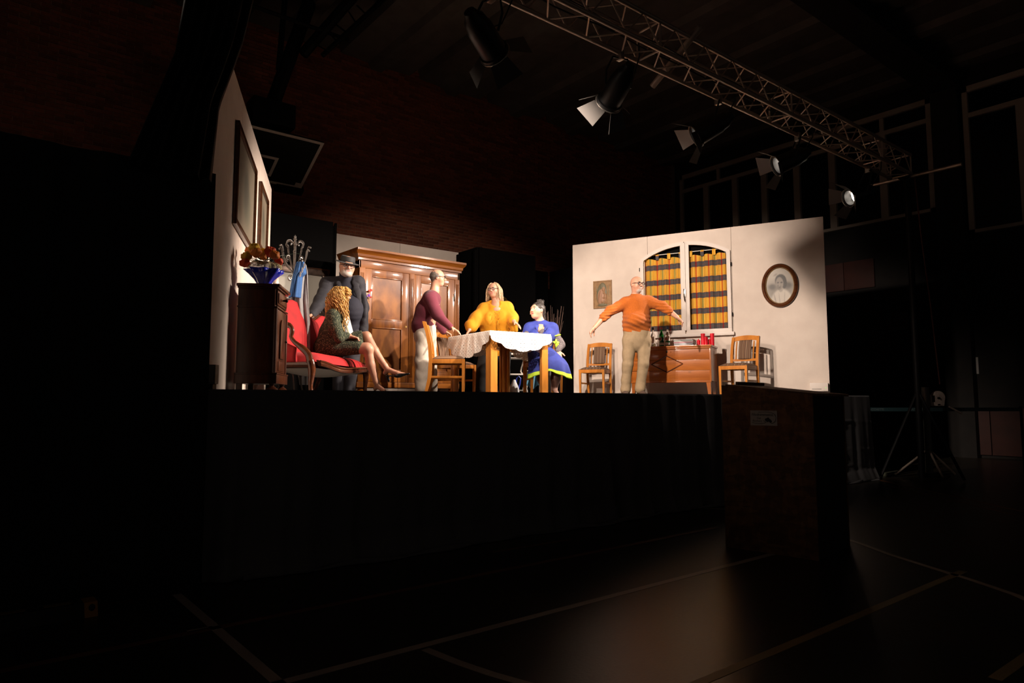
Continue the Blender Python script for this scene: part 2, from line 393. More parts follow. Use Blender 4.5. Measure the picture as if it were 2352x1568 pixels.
MB().box(-4,16.2,4.95,5.55,7.75,8.05).build('roof_beam', m_plaster, ce, bevel=.02)
# red wall pads, notices and small lamp on the right wall
m_red = M('wall_pad_red', (.05,.010,.005), .7, noise=(4,(.035,.007,.0035)))
for nm, y0, y1, z0, z1, lb in (('wall_pad',6.9,8.3,3.75,4.42,'dark red padded panel high on the hall wall beside the cream flat'),('wall_pad',4.15,5.45,.06,1.0,'low red brown wall pad behind the net post winch')):
    t = thing(nm, lb, 'wall pad', (16.2,(y0+y1)/2,z0))
    n = 2
    for k in range(n):
        a = y0+(y1-y0)*k/n-(y0+y1)/2; MB().box(-.06,0,a+.006,a+(y1-y0)/n-.006,0,z1-z0).build('pad_panel', m_red, t, bevel=.015)
m_paper = M('paper_white', (.48,.46,.43), .6); m_ink = M('ink_dark', (.01,.012,.012), .6); m_inkteal = M('ink_teal', (.015,.04,.045), .6)
t = thing('wall_notice', 'small white notice with a dark square print on the hall wall', 'notice', (16.19,5.09,1.70))
MB().box(-.006,0,-.13,.13,0,.34).build('sheet', m_paper, t); MB().box(-.009,-.006,-.075,.075,.14,.29).build('print', m_inkteal, t)
t = thing('prohibition_sign', 'dim square sign with a round symbol on the dark hall wall', 'sign', (16.19,6.45,2.72))
MB().box(-.008,0,-.19,.19,0,.40).build('plate', M('sign_grey',(.05,.045,.04),.6), t)
MB().tube([(-.010,.13*math.cos(a),.23+.13*math.sin(a)) for a in np.linspace(0,6.283,28)[:-1]], .014, 6, True).build('ring', M('sign_ring',(.022,.016,.012),.6), t)
MB().tube([(-.010,-.09,.14),(-.010,.09,.32)], .012, 6).build('slash', M('sign_slash',(.022,.016,.012),.6), t)
t = thing('emergency_lamp', 'small wall lamp showing one green dot in the dark hall', 'lamp', (16.19,5.33,4.12))
MB().box(-.06,0,-.35,.35,0,.10).build('housing', m_plaster, t, bevel=.01)
MB().ball((-.066,0,.065), .022, 10).build('indicator', M('green_led',(0,.2,.02),.4,emit=((.1,1,.12),1.1)), t)

# basketball board swung up under the roof
t = thing('basketball_backboard', 'dark basketball backboard with white border tilted up beside the brick wall', 'backboard', (3.67,11.4,5.02))
m_board = M('backboard_dark', (.016,.018,.014), .35); m_bw = M('backboard_white', (.70,.62,.56), .6)
ux = Vector((1,0,0)); uy = Vector((0,-1.0,.55)).normalized(); TB = frame_from(ux, uy, (0,.5,0))   # board plane, z axis points to the roof side
MB().box(-.90,.90,0,1.15,0,.035,0,TB).build('board', m_board, t, bevel=.006)
for a in ((-.90,.90,0,.05),(-.90,.90,1.10,1.15),(-.90,-.85,.05,1.10),(.85,.90,.05,1.10)): MB().box(a[0],a[1],a[2],a[3],.035,.041,0,TB).build('border', m_bw, t)
for a in ((-.30,.30,.15,.20),(-.30,.30,.55,.60),(-.30,-.25,.20,.55),(.25,.30,.20,.55)): MB().box(a[0],a[1],a[2],a[3],.035,.041,0,TB).build('target_square', m_bw, t)
MB().box(.76,.85,.05,.13,.035,.043,0,TB).build('corner_plate', m_bw, t)
MB().box(-.92,.3,-.10,.02,-.05,.06,0,TB).box(.45,.95,-.14,.02,-.04,.08,0,TB).build('edge_padding', m_dark, t, bevel=.012)
org = Vector(t.location)
def hoop_bar(name, a, c, r, d0=11.2, d1=11.2, n=8):
    p0 = PY_(*a, d0)-org; p1 = PY_(*c, d1)-org; MB().tube([p0,p1], r, n).build(name, m_dark, t, smooth=True)
hoop_bar('post', (618,262), (735,-60), .12, 11.3, 11.0); hoop_bar('brace', (640,160), (660,-60), .05); hoop_bar('brace', (695,125), (840,-40), .09, 11.0, 10.5)
hoop_bar('brace', (740,128), (905,-25), .04, 10.8, 10.3); hoop_bar('crossbar', (575,12), (800,92), .035, 10.8, 10.8)
for k in range(6):
    a0 = (752+22*k, 116-21*k); a1 = (715+24*k+(k % 2)*14, 96-23*k); hoop_bar('lattice', a0, a1, .014, 10.7, 10.8, 6)
MB().box(-.35,.35,-.25,.15,-.2,.2,0,at(PY_(620,268,11.2)-org)).build('hinge_block', m_dark, t, bevel=.02)
t = thing('roof_loudspeaker', 'grey box fixed high on the brick wall at the top left', 'loudspeaker', (1.9,12.49,7.8))
MB().box(-.2,.2,-.3,0,0,.5).build('box', M('speaker_grey',(.10,.085,.07),.6), t, bevel=.02); MB().tube([(-.9,-.05,.28),(-.2,-.05,.25)], .03, 8).build('conduit', M('conduit',(.10,.085,.07),.5), t)

# ------------------------------------------------------------------ stage
m_deck = M('stage_deck', (.02,.018,.016), .6, noise=(6,(.03,.026,.022)))
st = thing('stage_platform', 'long raised black stage platform carrying the living room set', 'stage', (0,0,0))
for i in range(5):
    for j in range(3):
        x0 = .72+1.97*i; y0 = 4.70+2.2*j; MB().box(x0+.003,x0+1.967,y0+.003,y0+2.197,STAGE-.06,STAGE).build('deck_panel', m_deck, st)
for x in (.9,2.7,4.7,6.6,8.6,10.4):
    for y in (4.8,6.9,9.1,11.2): MB().box(x-.03,x+.03,y-.03,y+.03,0,STAGE-.06).build('leg', m_dark, st)
def wav(x, s, f): return math.sin(x*f+s)+.5*math.sin(x*f*2.3+s*1.7)+.3*math.sin(x*f*4.9+s*.6)
def skirt(u, v):       # u along x, v from the top down
    x = 1.17+u*9.4; z = STAGE+.002-(STAGE-.004)*v
    amp = (.008+.065*min(1,max(0,(v-.12)*1.6)))*(1 if x < 7.2 else .25); env = .35+.65*(.5+.5*math.sin(x*1.1+1.0))
    y = 4.672-.05*v-.06*max(0,v-.86)/.14-amp*env*(wav(x+.06*v,0.4,7.5)*.55+.35*math.sin(x*23+2*v))
    y -= .09*math.exp(-((x-4.95-.1*v)/.05)**2)*min(1,v*1.5)*-1
    for zc in (.30,.62,.80): y -= .006*math.exp(-((v-zc-.012*math.sin(x*1.3))/.006)**2)
    y -= (.30 if x < 1.55 else 0)*(1-(x-1.17)/.38 if x < 1.55 else 0)*max(0,v-.75)**1.5*-1.2
    return (x, y, z)
o = MB().grid(skirt, 620, 60).build('stage_skirt', m_skirt, smooth=True, angle=180); solid(o, .004); tag(o, 'black cloth skirt hanging in folds along the front of the stage', 'stage skirt')
def hem(u, v):
    x = 1.45+u*9.0; a = v*math.pi; e = .045+.02*math.sin(x*3)+.012*math.sin(x*11)
    return (x, 4.63-e*1.6*math.sin(a*.5)-.03, .022*math.sin(a)*(1+.6*math.sin(x*9))+.003)
o = MB().grid(hem, 300, 8).build('cloth_hem', m_skirt, smooth=True, angle=180); solid(o, .003); tag(o, 'bunched black cloth hem lying on the floor along the stage', 'cloth')
def wing(u, v):
    x = -2.2+u*3.40; z = 2.62*(1-v)+.004; return (x, 4.60-.03*wav(x,1.2,9)*.5-.03*v, z)
o = MB().grid(wing, 160, 20).build('wing_curtain', m_black, smooth=True, angle=180); solid(o, .004); tag(o, 'tall black curtain closing off the left side of the stage', 'curtain')
def drape(u, v):       # gathered cloth hanging from the truss, slanting down to the wing curtain
    zz = 4.60-v*2.05; xl = np.interp(zz, [2.5,3.3,3.75,4.6],[.66,.90,.95,1.02]); xr = np.interp(zz, [2.5,3.05,3.5,3.9,4.6],[1.16,1.19,1.315,1.385,1.55])
    x = xl+(xr-xl)*u; return (x, 4.515-.035*math.sin(u*40+v*2)-.02*math.sin(u*17+1), zz)
o = MB().grid(drape, 90, 30).build('gathered_drape', m_black, smooth=True, angle=180); solid(o, .006); tag(o, 'gathered black drape hanging from the truss beside the left cream flat', 'curtain')

# scenery flats
TOP = 2.74
def flat(name, A, B, label, panels, mat, top=TOP, th=.035, edge=None):
    A = Vector((*A, STAGE)); B = Vector((*B, STAGE)); L_ = (B-A).length; rz = math.atan2(B.y-A.y, B.x-A.x)
    t = thing(name, label, 'scenery flat', A, rz)
    for k in range(panels): MB().box(k*L_/panels+.0025,(k+1)*L_/panels-.0025,0,th,0,top).build('panel', mat, t, bevel=.002)
    for k in range(panels+1):
        x = min(max(k*L_/panels,.03),L_-.03); MB().box(x-.025,x+.025,th,th+.05,0,top-.05).build('batten', edge or mat, t)
    return t, L_
flatL, LL = flat('scenery_flat', (1.305,5.114), (3.052,8.974), 'tall cream flat on the left carrying two framed pictures', 3, m_cream)
# (seen face of the left flat is on its right-hand side, towards the stage: local -y)
flatB, LB = flat('scenery_flat', (4.692,10.70), (7.215,10.66), 'cream flat at the back standing behind the wardrobe', 2, m_cream)
flat('masking_flat', (3.10,10.04), (4.40,10.04), 'black masking flat behind the coat stand and framed portrait', 1, m_blackflat)
flat('masking_flat', (4.47,10.06), (4.68,10.64), 'narrow black return flat beside the left edge of the back cream flat', 1, m_blackflat)
flat('masking_flat', (7.236,10.05), (7.236,10.66), 'narrow black return flat beside the right edge of the wardrobe', 1, m_blackflat)
flat('masking_flat', (7.24,10.03), (8.562,9.99), 'black masking flat carrying the oval gilt painting', 1, m_blackflat)
flat('masking_flat', (8.60,11.10), (9.86,11.08), 'rearmost black masking flat in the gap below the bricks', 1, m_blackflat)
flat('masking_flat', (9.88,11.06), (9.84,9.9), 'black masking flat running back behind the cream window flat', 1, m_blackflat)
# right flat with window opening; local x from the rear end to the front end, local -y faces the stage
RA = Vector((8.471,8.85,STAGE)); RB = Vector((10.125,5.045,STAGE)); RL = (RB-RA).length; RZ = math.atan2(RB.y-RA.y, RB.x-RA.x)
flatR = thing('scenery_flat', 'wide cream flat on the right with arched window and oval portrait', 'scenery flat', RA, RZ)
WC, WT, WR_ = 2.03, 2.575, 1.338
def archz(x, r=WR_, c=WC, top=WT): return top-r+math.sqrt(max(r*r-(x-c)**2, 0))
TR90 = Matrix.Rotation(R(90),4,'X')       # polygon (x, z) extruded towards +y/-y
def slab(poly, y0, y1): return MB().prism([(x, z) for x, z in poly], -y1, -y0, 0, TR90)
s1, s2 = 1.39, 2.78
slab([(0.0025,0),(s1-.0025,0),(s1-.0025,1.08),(1.335,1.08),(1.335,archz(1.335)-.04),(s1-.0025,archz(s1)-.04),(s1-.0025,TOP),(0.0025,TOP)], 0, .035).build('panel', m_cream, flatR)
ar = [(x, archz(x)-.04) for x in np.linspace(s1+.0025, 2.725, 16)]
slab([(s1+.0025,0),(s2-.0025,0),(s2-.0025,TOP),(s1+.0025,TOP)]+ar+[(2.725,1.08),(s1+.0025,1.08)], 0, .035).build('panel', m_cream, flatR)
MB().box(s2+.0025,RL,0,.035,0,TOP).build('panel', m_cream, flatR, bevel=.002)
for x in (.03,s1,s2,RL-.03): MB().box(x-.025,x+.025,.04,.09,0,TOP-.05).build('batten', m_creamedge, flatR) if x not in (s1,) else None
MB().box(1.2,2.9,.10,.12,.9,2.72).build('backing_cloth', m_blackflat, flatR)
for a, c in ((.30,1.0),(1.02,1.30),(1.48,1.62),(1.78,1.86),(2.05,2.70),(2.72,3.0),(3.1,3.60)): MB().box(a,c,-.016,-.002,.0,.085).build('baseboard', M('base_white',(.66,.58,.50),.6) if 'base_white' not in bpy.data.materials else bpy.data.materials['base_white'], flatR)

# ------------------------------------------------------------------ lighting truss
m_truss = M('truss_aluminium', (.56,.45,.37), .42, metal=.55, noise=(9,(.42,.33,.27)))
X0, X1, Y0, Y1, Z0, Z1 = -2.2, 11.0, 4.10, 4.39, 4.57, 4.86
tr = thing('lighting_truss', 'long square aluminium lighting truss spanning above the stage front', 'truss', ((X0+X1)/2, (Y0+Y1)/2, Z0))
to = Vector(tr.location)
def unit_tube(r, n): return MB().tube([(0,0,0),(0,0,1)], r, n)
def bar(name, a, c, r, parent, me={}, mat=m_truss, n=8):
    a = Vector(a); c = Vector(c); key = (name, r, n)
    if key not in me: o = unit_tube(r, n).build(name, mat, parent, smooth=True); me[key] = o.data
    else: o = link(name, me[key], parent)
    d = c-a; o.location = a; o.rotation_mode = 'QUATERNION'; o.rotation_quaternion = d.to_track_quat('Z','Y'); o.scale = (1,1,d.length); return o
for y in (Y0,Y1):
    for z in (Z0,Z1): bar('chord', Vector((X0,y,z))-to, Vector((X1,y,z))-to, .025, tr, n=12)
nb = 27; st_ = (X1-X0)/nb
for k in range(nb):
    xa = X0+k*st_; xm = xa+st_/2; xb = xa+st_
    joint = k % 5 == 4
    for (ya, za, yb, zb) in ((Y0,Z0,Y1,Z0),(Y0,Z1,Y1,Z1),(Y0,Z0,Y0,Z1),(Y1,Z0,Y1,Z1)):
        if xb < 2.8: continue
        bar('brace', Vector((xa,ya,za))-to, Vector((xm,yb,zb))-to, .0085, tr); bar('brace', Vector((xm,yb,zb))-to, Vector((xb,ya,za))-to, .0085, tr)
    if joint:
        for (ya, za, yb, zb) in ((Y0,Z0,Y1,Z0),(Y0,Z1,Y1,Z1),(Y0,Z0,Y0,Z1),(Y1,Z0,Y1,Z1)): bar('end_strut', Vector((xb,ya,za))-to, Vector((xb,yb,zb))-to, .011, tr)
for (ya, za, yb, zb) in ((Y0,Z0,Y1,Z0),(Y0,Z1,Y1,Z1),(Y0,Z0,Y0,Z1),(Y1,Z0,Y1,Z1)): bar('end_strut', Vector((X1,ya,za))-to, Vector((X1,yb,zb))-to, .011, tr)
o = MB().tube([Vector((5.62,Y0-.12,Z1+.06)), Vector((5.62,Y1+.22,Z0-.04))], .034, 12); 
tag(o.build('clamp_pipe', m_truss, smooth=True), 'short metal pipe clamped across the truss middle', 'pipe')
m_cable = M('cable_black', (.01,.01,.01), .6)
for k in range(3):
    pts = [(2.5+.28*i, 4.17+.06*k+.012*math.sin(i*1.1+k), 4.64+.03*abs(math.sin(i*.8+k))) for i in range(28)]
    tag(MB().tube(pts, .008, 6).build('cable', m_cable, None, smooth=True), ('black power cable lying along the truss nearest the front chord','black power cable lying along the middle of the truss','black power cable lying along the truss nearest the stage')[k], 'cable', 'cables along the truss')
# end stand on the right with a crossbar and a lamp hanging from it
t = thing('truss_stand', 'tall dark stand carrying the right end of the truss', 'stand', (11.22,4.25,0))
MB().tube([(0,0,0),(0,0,4.75)], .045, 12).build('mast', m_dark, t, smooth=True)
for a in (20,140,260): MB().tube([(0,0,1.3),(.6*math.cos(R(a)),.6*math.sin(R(a)),.03)], .022, 8).build('leg', m_dark, t, smooth=True)
MB().tube([(0,.55,4.60),(0,-.75,4.60)], .028, 10).build('crossbar', m_truss, t, smooth=True)
MB().box(-.2,.08,-.06,.06,4.55,4.70).build('head', m_dark, t, bevel=.01)
MB().tube([(.03,-.1,4.6),(.12,-.12,3.6),(.22,-.16,2.6),(.3,-.2,1.4)], .010, 6).build('rope', M('rope_red',(.10,.03,.02),.8), t, smooth=True)

m_can = M('lamp_black', (.010,.010,.011), .42, metal=.2); m_door = M('barn_door', (.055,.050,.046), .42, metal=.5); m_lens = M('lamp_lens', (.9,.85,.75), .3, emit=((1.0,.88,.74), 14.0)); m_steel = M('bright_steel', (.42,.38,.34), .35, metal=.9)
def lamp(pos, target, watts, cone, label, lit=True):
    pos = Vector(pos); ax = (Vector(target)-pos).normalized(); q = ax.to_track_quat('-Z','Y'); Rm = q.to_matrix().to_4x4()
    cl = Vector((pos.x-ax.x*.22, 4.39, 4.545)); t = thing('stage_spotlight', label, 'spotlight', cl, 0, 'theatre spotlights on the truss'); Tm = at(pos-cl) @ Rm
    pr = [(.001,.46),(.05,.455),(.07,.40),(.095,.37),(.105,.30),(.115,.28),(.118,.02),(.135,.015),(.135,-.015),(.125,-.015),(.122,.0),(.108,.005),(.106,.12)]
    MB().lathe(pr, 24, 0, Tm).build('can', m_can, t, smooth=True)
    MB().lathe([(.0005,.124),(.104,.124),(.104,.120),(.0005,.120)], 20, 0, Tm).build('lens', m_lens if lit else m_can, t)
    MB().box(-.125,.125,-.125,.125,-.022,-.016,0,Tm).build('door_frame', m_can, t) if False else None
    MB().tube([Tm @ Vector((.138*math.cos(a),.138*math.sin(a),-.018)) for a in np.linspace(0,6.283,20)[:-1]], .006, 6, True).build('door_ring', m_steel, t, smooth=True)
    for k in range(4):
        Rk = Matrix.Rotation(k*math.pi/2+.5, 4, 'Z'); op = R(40 if k % 2 else 56)
        Td = Tm @ Rk @ at((.128,0,-.018)) @ Matrix.Rotation(math.pi/2-op, 4, 'Y')
        wd = (.085,.13) ; hh = .19
        MB().add([(0,-wd[0],0),(hh,-wd[1],0),(hh,wd[1],0),(0,wd[0],0),(0,-wd[0],.003),(hh,-wd[1],.003),(hh,wd[1],.003),(0,wd[0],.003)],[(0,3,2,1),(4,5,6,7),(0,1,5,4),(1,2,6,5),(2,3,7,6),(3,0,4,7)],0,Td).build('barn_door', m_door, t)
    mid = Tm @ Vector((0,0,.20)); sd = (Rm @ Vector((1,0,0)))*.14; top = Vector((0,0,-.03))
    MB().tube([mid+sd, mid+sd*1.02+(top-mid)*.5, top+sd*.6, top-sd*.6, mid-sd*1.02+(top-mid)*.5, mid-sd], .011, 8).build('yoke', m_can, t, smooth=True)
    MB().box(-.025,.025,-.035,.035,-.05,.055).build('clamp', m_steel, t, bevel=.006)
    p_ = [mid+Vector((.02,0,.05)), mid+Vector((.12,-.1,.1)), Vector((.15,-.12,.0)), Vector((.1,-.15,.1))]
    MB().tube(p_, .007, 6).build('power_lead', m_cable, t, smooth=True)
    if lit:
        ld = bpy.data.lights.new('spot_beam', 'SPOT'); ld.energy = watts*2.6; ld.color = KEY; ld.spot_size = R(cone); ld.spot_blend = .6; ld.shadow_soft_size = .055
        lo = bpy.data.objects.new('spot_beam', ld); COL.objects.link(lo); lo.parent = t; lo.location = (pos-cl)-ax*.105; lo.rotation_mode = 'QUATERNION'; lo.rotation_quaternion = q
    return t
for L_ in LAMPS: lamp(*L_)

# ------------------------------------------------------------------ furniture materials
m_chairwood = wood('chair_wood', (.56,.21,.035), (.44,.15,.022), 'z', 5, .38, .25)
m_tablewood = wood('table_wood', (.60,.235,.04), (.50,.18,.028), 'z', 4, .35, .3)
m_ward = wood('wardrobe_walnut', (.28,.092,.012), (.15,.042,.006), 'z', 3.2, .36, .35)
m_wardx = wood('wardrobe_walnut_cross', (.28,.092,.012), (.15,.042,.006), 'x', 3.2, .36, .35)
m_burl = M('wardrobe_burl', (.30,.105,.016), .32, spec=.2, noise=(4.5,(.13,.036,.006),(1.2,1,.7)), coat=.45)
m_cab = wood('cabinet_mahogany', (.075,.019,.006), (.032,.008,.0035), 'z', 4, .35, .35)
m_carved = wood('carved_walnut', (.11,.030,.010), (.05,.013,.006), 'x', 5, .25, .6)
m_chest = wood('chest_pine', (.40,.115,.016), (.27,.07,.009), 'x', 3.5, .32, .4, knots=True)
m_chestz = wood('chest_pine_upright', (.40,.115,.016), (.27,.07,.009), 'z', 3.5, .32, .4)
m_velvet = M('red_velvet', (.46,.002,.005), .8, noise=(6,(.30,.001,.003)), sheen=.06, bump=(90,.1))
m_lining = M('grey_lining', (.50,.44,.38), .85)
m_brass = M('brass', (.55,.36,.12), .3, metal=1.); m_iron = M('iron_dark', (.02,.017,.015), .45, metal=.6); m_ironlight = M('wrought_iron_grey', (.22,.20,.185), .38, metal=.75)
m_gilt = M('gilt_frame', (.42,.27,.08), .35, metal=.8, noise=(12,(.22,.13,.04)))
m_frame = wood('picture_frame_wood', (.09,.032,.012), (.045,.015,.006), 'x', 6, .3, .5)
m_glass = M('clear_glass', (.95,.95,.95), .02, trans=1., ior=1.45); m_white = M('white_paint', (.72,.68,.62), .5)
m_steelchrome = M('chrome', (.75,.73,.70), .15, metal=1.)
def striped(name, axis='x', freq=26):
    m = bpy.data.materials.new(name); t = nt(m); b = t.nodes['Principled BSDF']; b.inputs['Roughness'].default_value = .85
    tc = t.nodes.new('ShaderNodeTexCoord'); sp = t.nodes.new('ShaderNodeSeparateXYZ'); t.links.new(tc.outputs['Object'], sp.inputs[0])
    f = math_node(t, 'FRACT', math_node(t, 'MULTIPLY', sp.outputs[{'x':0,'y':1}[axis]], freq*.35))
    c = ramp(t, f, [(0,(.16,.085,.045)),(.16,(.075,.034,.018)),(.22,(.24,.15,.09)),(.30,(.11,.055,.03)),(.50,(.19,.11,.06)),(.58,(.06,.028,.016)),(.66,(.20,.12,.07)),(.85,(.10,.05,.028))])
    t.links.new(c, b.inputs['Base Color']); return m
m_stripe = striped('striped_upholstery')

# ------------------------------------------------------------------ dining chairs
def make_chair(label, loc, rotz):
    t = thing('dining_chair', label, 'chair', loc, rotz, 'matching striped dining chairs')       # faces local +y
    for s in (-1,1):
        MB().tube([(s*.20,.195,0),(s*.20,.20,.25),(s*.20,.20,.44)], [.019,.024,.027], 4).build('leg', m_chairwood, t, smooth=True, angle=30)
        pts = [(s*.195,-.26,.008),(s*.20,-.215,.2),(s*.20,-.20,.44),(s*.20,-.215,.62),(s*.20,-.25,.78),(s*.195,-.285,.895)]
        MB().tube(pts, [.021,.026,.029,.028,.027,.028], 4, flat=1.15).build('back_post', m_chairwood, t, smooth=True, angle=30)
        MB().box(s*.20-.012,s*.20+.012,-.19,.19,.385,.44).build('seat_rail', m_chairwood, t, bevel=.004)
        MB().box(s*.20-.009,s*.20+.009,-.205,.19,.205,.232).build('stretcher', m_chairwood, t, bevel=.004)
        MB().tube([(s*.135,-.21,.55),(s*.135,-.225,.68),(s*.135,-.262,.83)], .010, 6, flat=.7).build('slat', m_chairwood, t, smooth=True)
    MB().box(-.20,.20,.185,.21,.385,.44).build('seat_rail', m_chairwood, t, bevel=.004); MB().box(-.20,.20,-.21,-.19,.385,.44).build('seat_rail', m_chairwood, t, bevel=.004)
    def rail(z0, z1, bow, y0, y1):
        b = MB(); n = 10; vs = []
        for i in range(n+1):
            x = -.21+.42*i/n; e = bow*(1-(x/.21)**2); yy = .02*(1-(x/.21)**2)
            vs += [(x,y0-.016-yy,z0+e*.7),(x,y0+.016-yy,z0+e*.7),(x,y1+.016-yy,z1+e),(x,y1-.016-yy,z1+e)]
        fs = [(4*i+a,4*i+(a+1) % 4,4*i+4+(a+1) % 4,4*i+4+a) for i in range(n) for a in range(4)]+[(3,2,1,0),(4*n,4*n+1,4*n+2,4*n+3)]
        return b.add(vs, fs)
    rail(.83,.895,.028,-.27,-.287).build('top_rail', m_chairwood, t, smooth=True, angle=35); rail(.525,.56,.0,-.208,-.21).build('lower_rail', m_chairwood, t, smooth=True, angle=35)
    def pad(u, v):
        x = -.095+.19*u; z = .555+.29*v; y = -.206-.058*v**1.4; return (x, y+.014*math.sin(math.pi*u)*(.4+.6*math.sin(math.pi*v))-.008, z)
    o = MB().grid(pad, 10, 12).build('back_panel', m_stripe, t, smooth=True, angle=180); solid(o, .022)
    def cush(u, v):
        x = -.215+.43*u; y = -.185+.40*v; e = (1-abs(2*u-1)**6)*(1-abs(2*v-1)**6); return (x*(1 if e > .02 else .99), y, .442+.045*e)
    MB().grid(cush, 16, 16).box(-.205,.205,-.18,.205,.43,.446).build('seat', m_stripe, t, smooth=True, angle=50)
    return t
def face(az): return R(az-90)
chA = make_chair('orange wooden dining chair in front, drawn up to the left side of the lace table', (4.73,7.22,STAGE), face(-36))
dup(chA, (5.46,8.16,STAGE), face(-78), 'dining chair behind the lace table under the hand of the man in maroon')
dup(chA, (6.09,6.96,STAGE), face(243), 'dining chair under the seated woman in blue')
dup(chA, (8.22,8.06,STAGE), face(207), 'empty striped dining chair below the clay relief, left of the chest')
dup(chA, (8.99,5.84,STAGE), face(189), 'empty striped dining chair below the oval portrait, right of the chest')

# ------------------------------------------------------------------ table and lace cloth
TBL = (5.41,7.06); TA = R(-5)
t = thing('dining_table', 'light orange wooden dining table under the white lace cloth', 'table', (*TBL,STAGE), TA)
MB().box(-.45,.45,-.525,.525,.735,.77).build('tabletop', m_tablewood, t, bevel=.006)
for a in ((-.40,.40,-.485,-.465),(-.40,.40,.465,.485)): MB().box(*a,.675,.735).build('apron', m_tablewood, t, bevel=.003)
for a in ((-.41,-.39),(.39,.41)): MB().box(*a,-.46,.46,.675,.735).build('apron', m_tablewood, t, bevel=.003)
for sx in (-1,1):
    for sy in (-1,1):
        x0, y0 = sx*.43, sy*.505; b = MB()
        def bx(xa, xb, ya, yb): b.box(min(xa,xb),max(xa,xb),min(ya,yb),max(ya,yb),0,.735)
        bx(x0, x0-sx*.095, y0, y0-sy*.035); bx(x0, x0-sx*.035, y0-sy*.045, y0-sy*.12)
        l_ = b.build('leg', m_tablewood, t, bevel=.004); MB().tube([(x0-sx*.055,y0-sy*.06,0),(x0-sx*.055,y0-sy*.06,.735)], .028, 12).build('leg_core', m_tablewood, l_, smooth=True)
def lace():
    m = bpy.data.materials.new('white_lace'); t = nt(m); N = t.nodes; L = t.links; b = N['Principled BSDF']
    b.inputs['Base Color'].default_value = (.86,.81,.73,1); b.inputs['Roughness'].default_value = .85; b.inputs['Subsurface Weight'].default_value = 0
    uv = N.new('ShaderNodeUVMap'); uv.uv_map = 'UVMap'; sp = N.new('ShaderNodeSeparateXYZ'); L.new(uv.outputs[0], sp.inputs[0])
    def hole(fx, fy, ox, oy, r):
        a = math_node(t,'SUBTRACT',math_node(t,'FRACT',math_node(t,'MULTIPLY_ADD',sp.outputs[0],fx,ox)),.5); c = math_node(t,'SUBTRACT',math_node(t,'FRACT',math_node(t,'MULTIPLY_ADD',sp.outputs[1],fy,oy)),.5)
        d = math_node(t,'ADD',math_node(t,'ABSOLUTE',a),math_node(t,'ABSOLUTE',c)); return math_node(t,'LESS_THAN',d,r)
    h = math_node(t,'MAXIMUM',hole(24,20,0,0,.13),hole(24,20,.5,.5,.10)); h = math_node(t,'MAXIMUM',h,hole(72,60,.25,.25,.13))
    al = math_node(t,'SUBTRACT',1.0,h); L.new(al, b.inputs['Alpha']); return m
t = thing('lace_tablecloth', 'round white crocheted lace cloth with scalloped edge on the dining table', 'tablecloth', (*TBL,STAGE+.772), TA)
nr, na = 60, 240; vs = []; uvs = []
for i in range(nr+1):
    for j in range(na):
        an = 2*math.pi*j/na; rr = (i/nr)*(.76+.022*abs(math.sin(an*11)))
        x, y = rr*math.cos(an), rr*math.sin(an); cx, cy = max(-.455,min(.455,x)), max(-.53,min(.53,y)); ex, ey = x-cx, y-cy; l_ = math.hypot(ex, ey)
        dx, dy = (ex/l_, ey/l_) if l_ > 1e-6 else (0,0); f_ = .012*min(1,l_*20)+.10*l_+.012*math.sin(an*24)*min(1,l_*6)
        vs.append((cx+dx*f_, cy+dy*f_, .002-max(0,l_-.004)*.985)); uvs.append((x, y))
fs = [(i*na+j, i*na+(j+1) % na, (i+1)*na+(j+1) % na, (i+1)*na+j) for i in range(nr) for j in range(na)]
b = MB(); b.add(vs, fs); o = b.build('lace', lace(), t, smooth=True, angle=180)
uvl = o.data.uv_layers.new(name='UVMap')
for lp in o.data.loops: uvl.data[lp.index].uv = uvs[lp.vertex_index]

# ------------------------------------------------------------------ wardrobe
WW, WH = 1.90, 2.15
t = thing('wardrobe', 'large polished walnut wardrobe with two panelled doors and heavy cornice', 'wardrobe', (4.335,9.03,STAGE), 0)
x0, x1 = .07, WW-.07; f = .07                   # body faces, front at local y = f
MB().box(x0,x0+.025,f,.62,.12,1.98).build('side_panel', m_ward, t); MB().box(x1-.025,x1,f,.62,.12,1.98).build('side_panel', m_ward, t)
MB().box(x0,x1,.60,.62,.12,1.98).build('back_panel', m_ward, t); MB().box(x0+.02,x1-.02,f+.02,.6,.12,.15).build('bottom_board', m_ward, t)
MB().box(x0-.01,x1+.01,f-.012,.63,.12,.20).build('base_rail', m_wardx, t, bevel=.008)
MB().box(x0,x1,f,.62,1.875,2.02).build('frieze', m_wardx, t, bevel=.003)
cor = [(.07,1.99),(.045,1.99),(.045,2.02),(.03,2.035),(.025,2.07),(-.005,2.10),(-.03,2.12),(-.03,2.15),(.65,2.15),(.65,1.99)]
b = MB(); n = len(cor); vs = []
for (sx, base) in ((-1,x0),(1,x1)):
    for yy, zz in cor: vs.append((base+sx*max(0,.075-max(yy,0 if yy < .6 else .0)) if yy < .6 else base+sx*(.03 if zz < 2.05 else .10), yy, zz))
fs = [(i,(i+1) % n,n+(i+1) % n,n+i) for i in range(n)]+[tuple(range(n-1,-1,-1)),tuple(range(n,2*n))]
b.add(vs, fs).build('cornice', m_wardx, t)
for xa in (x0,(x0+x1)/2-.045,x1-.09):
    pl_ = MB().box(xa,xa+.09,f-.014,f+.02,.20,1.875).build('pilaster', m_ward, t, bevel=.003)
    for k in range(3): MB().tube([(xa+.025+.02*k,f-.015,.28),(xa+.025+.02*k,f-.015,1.80)], .006, 6).build('fluting', m_ward, pl_, smooth=True)
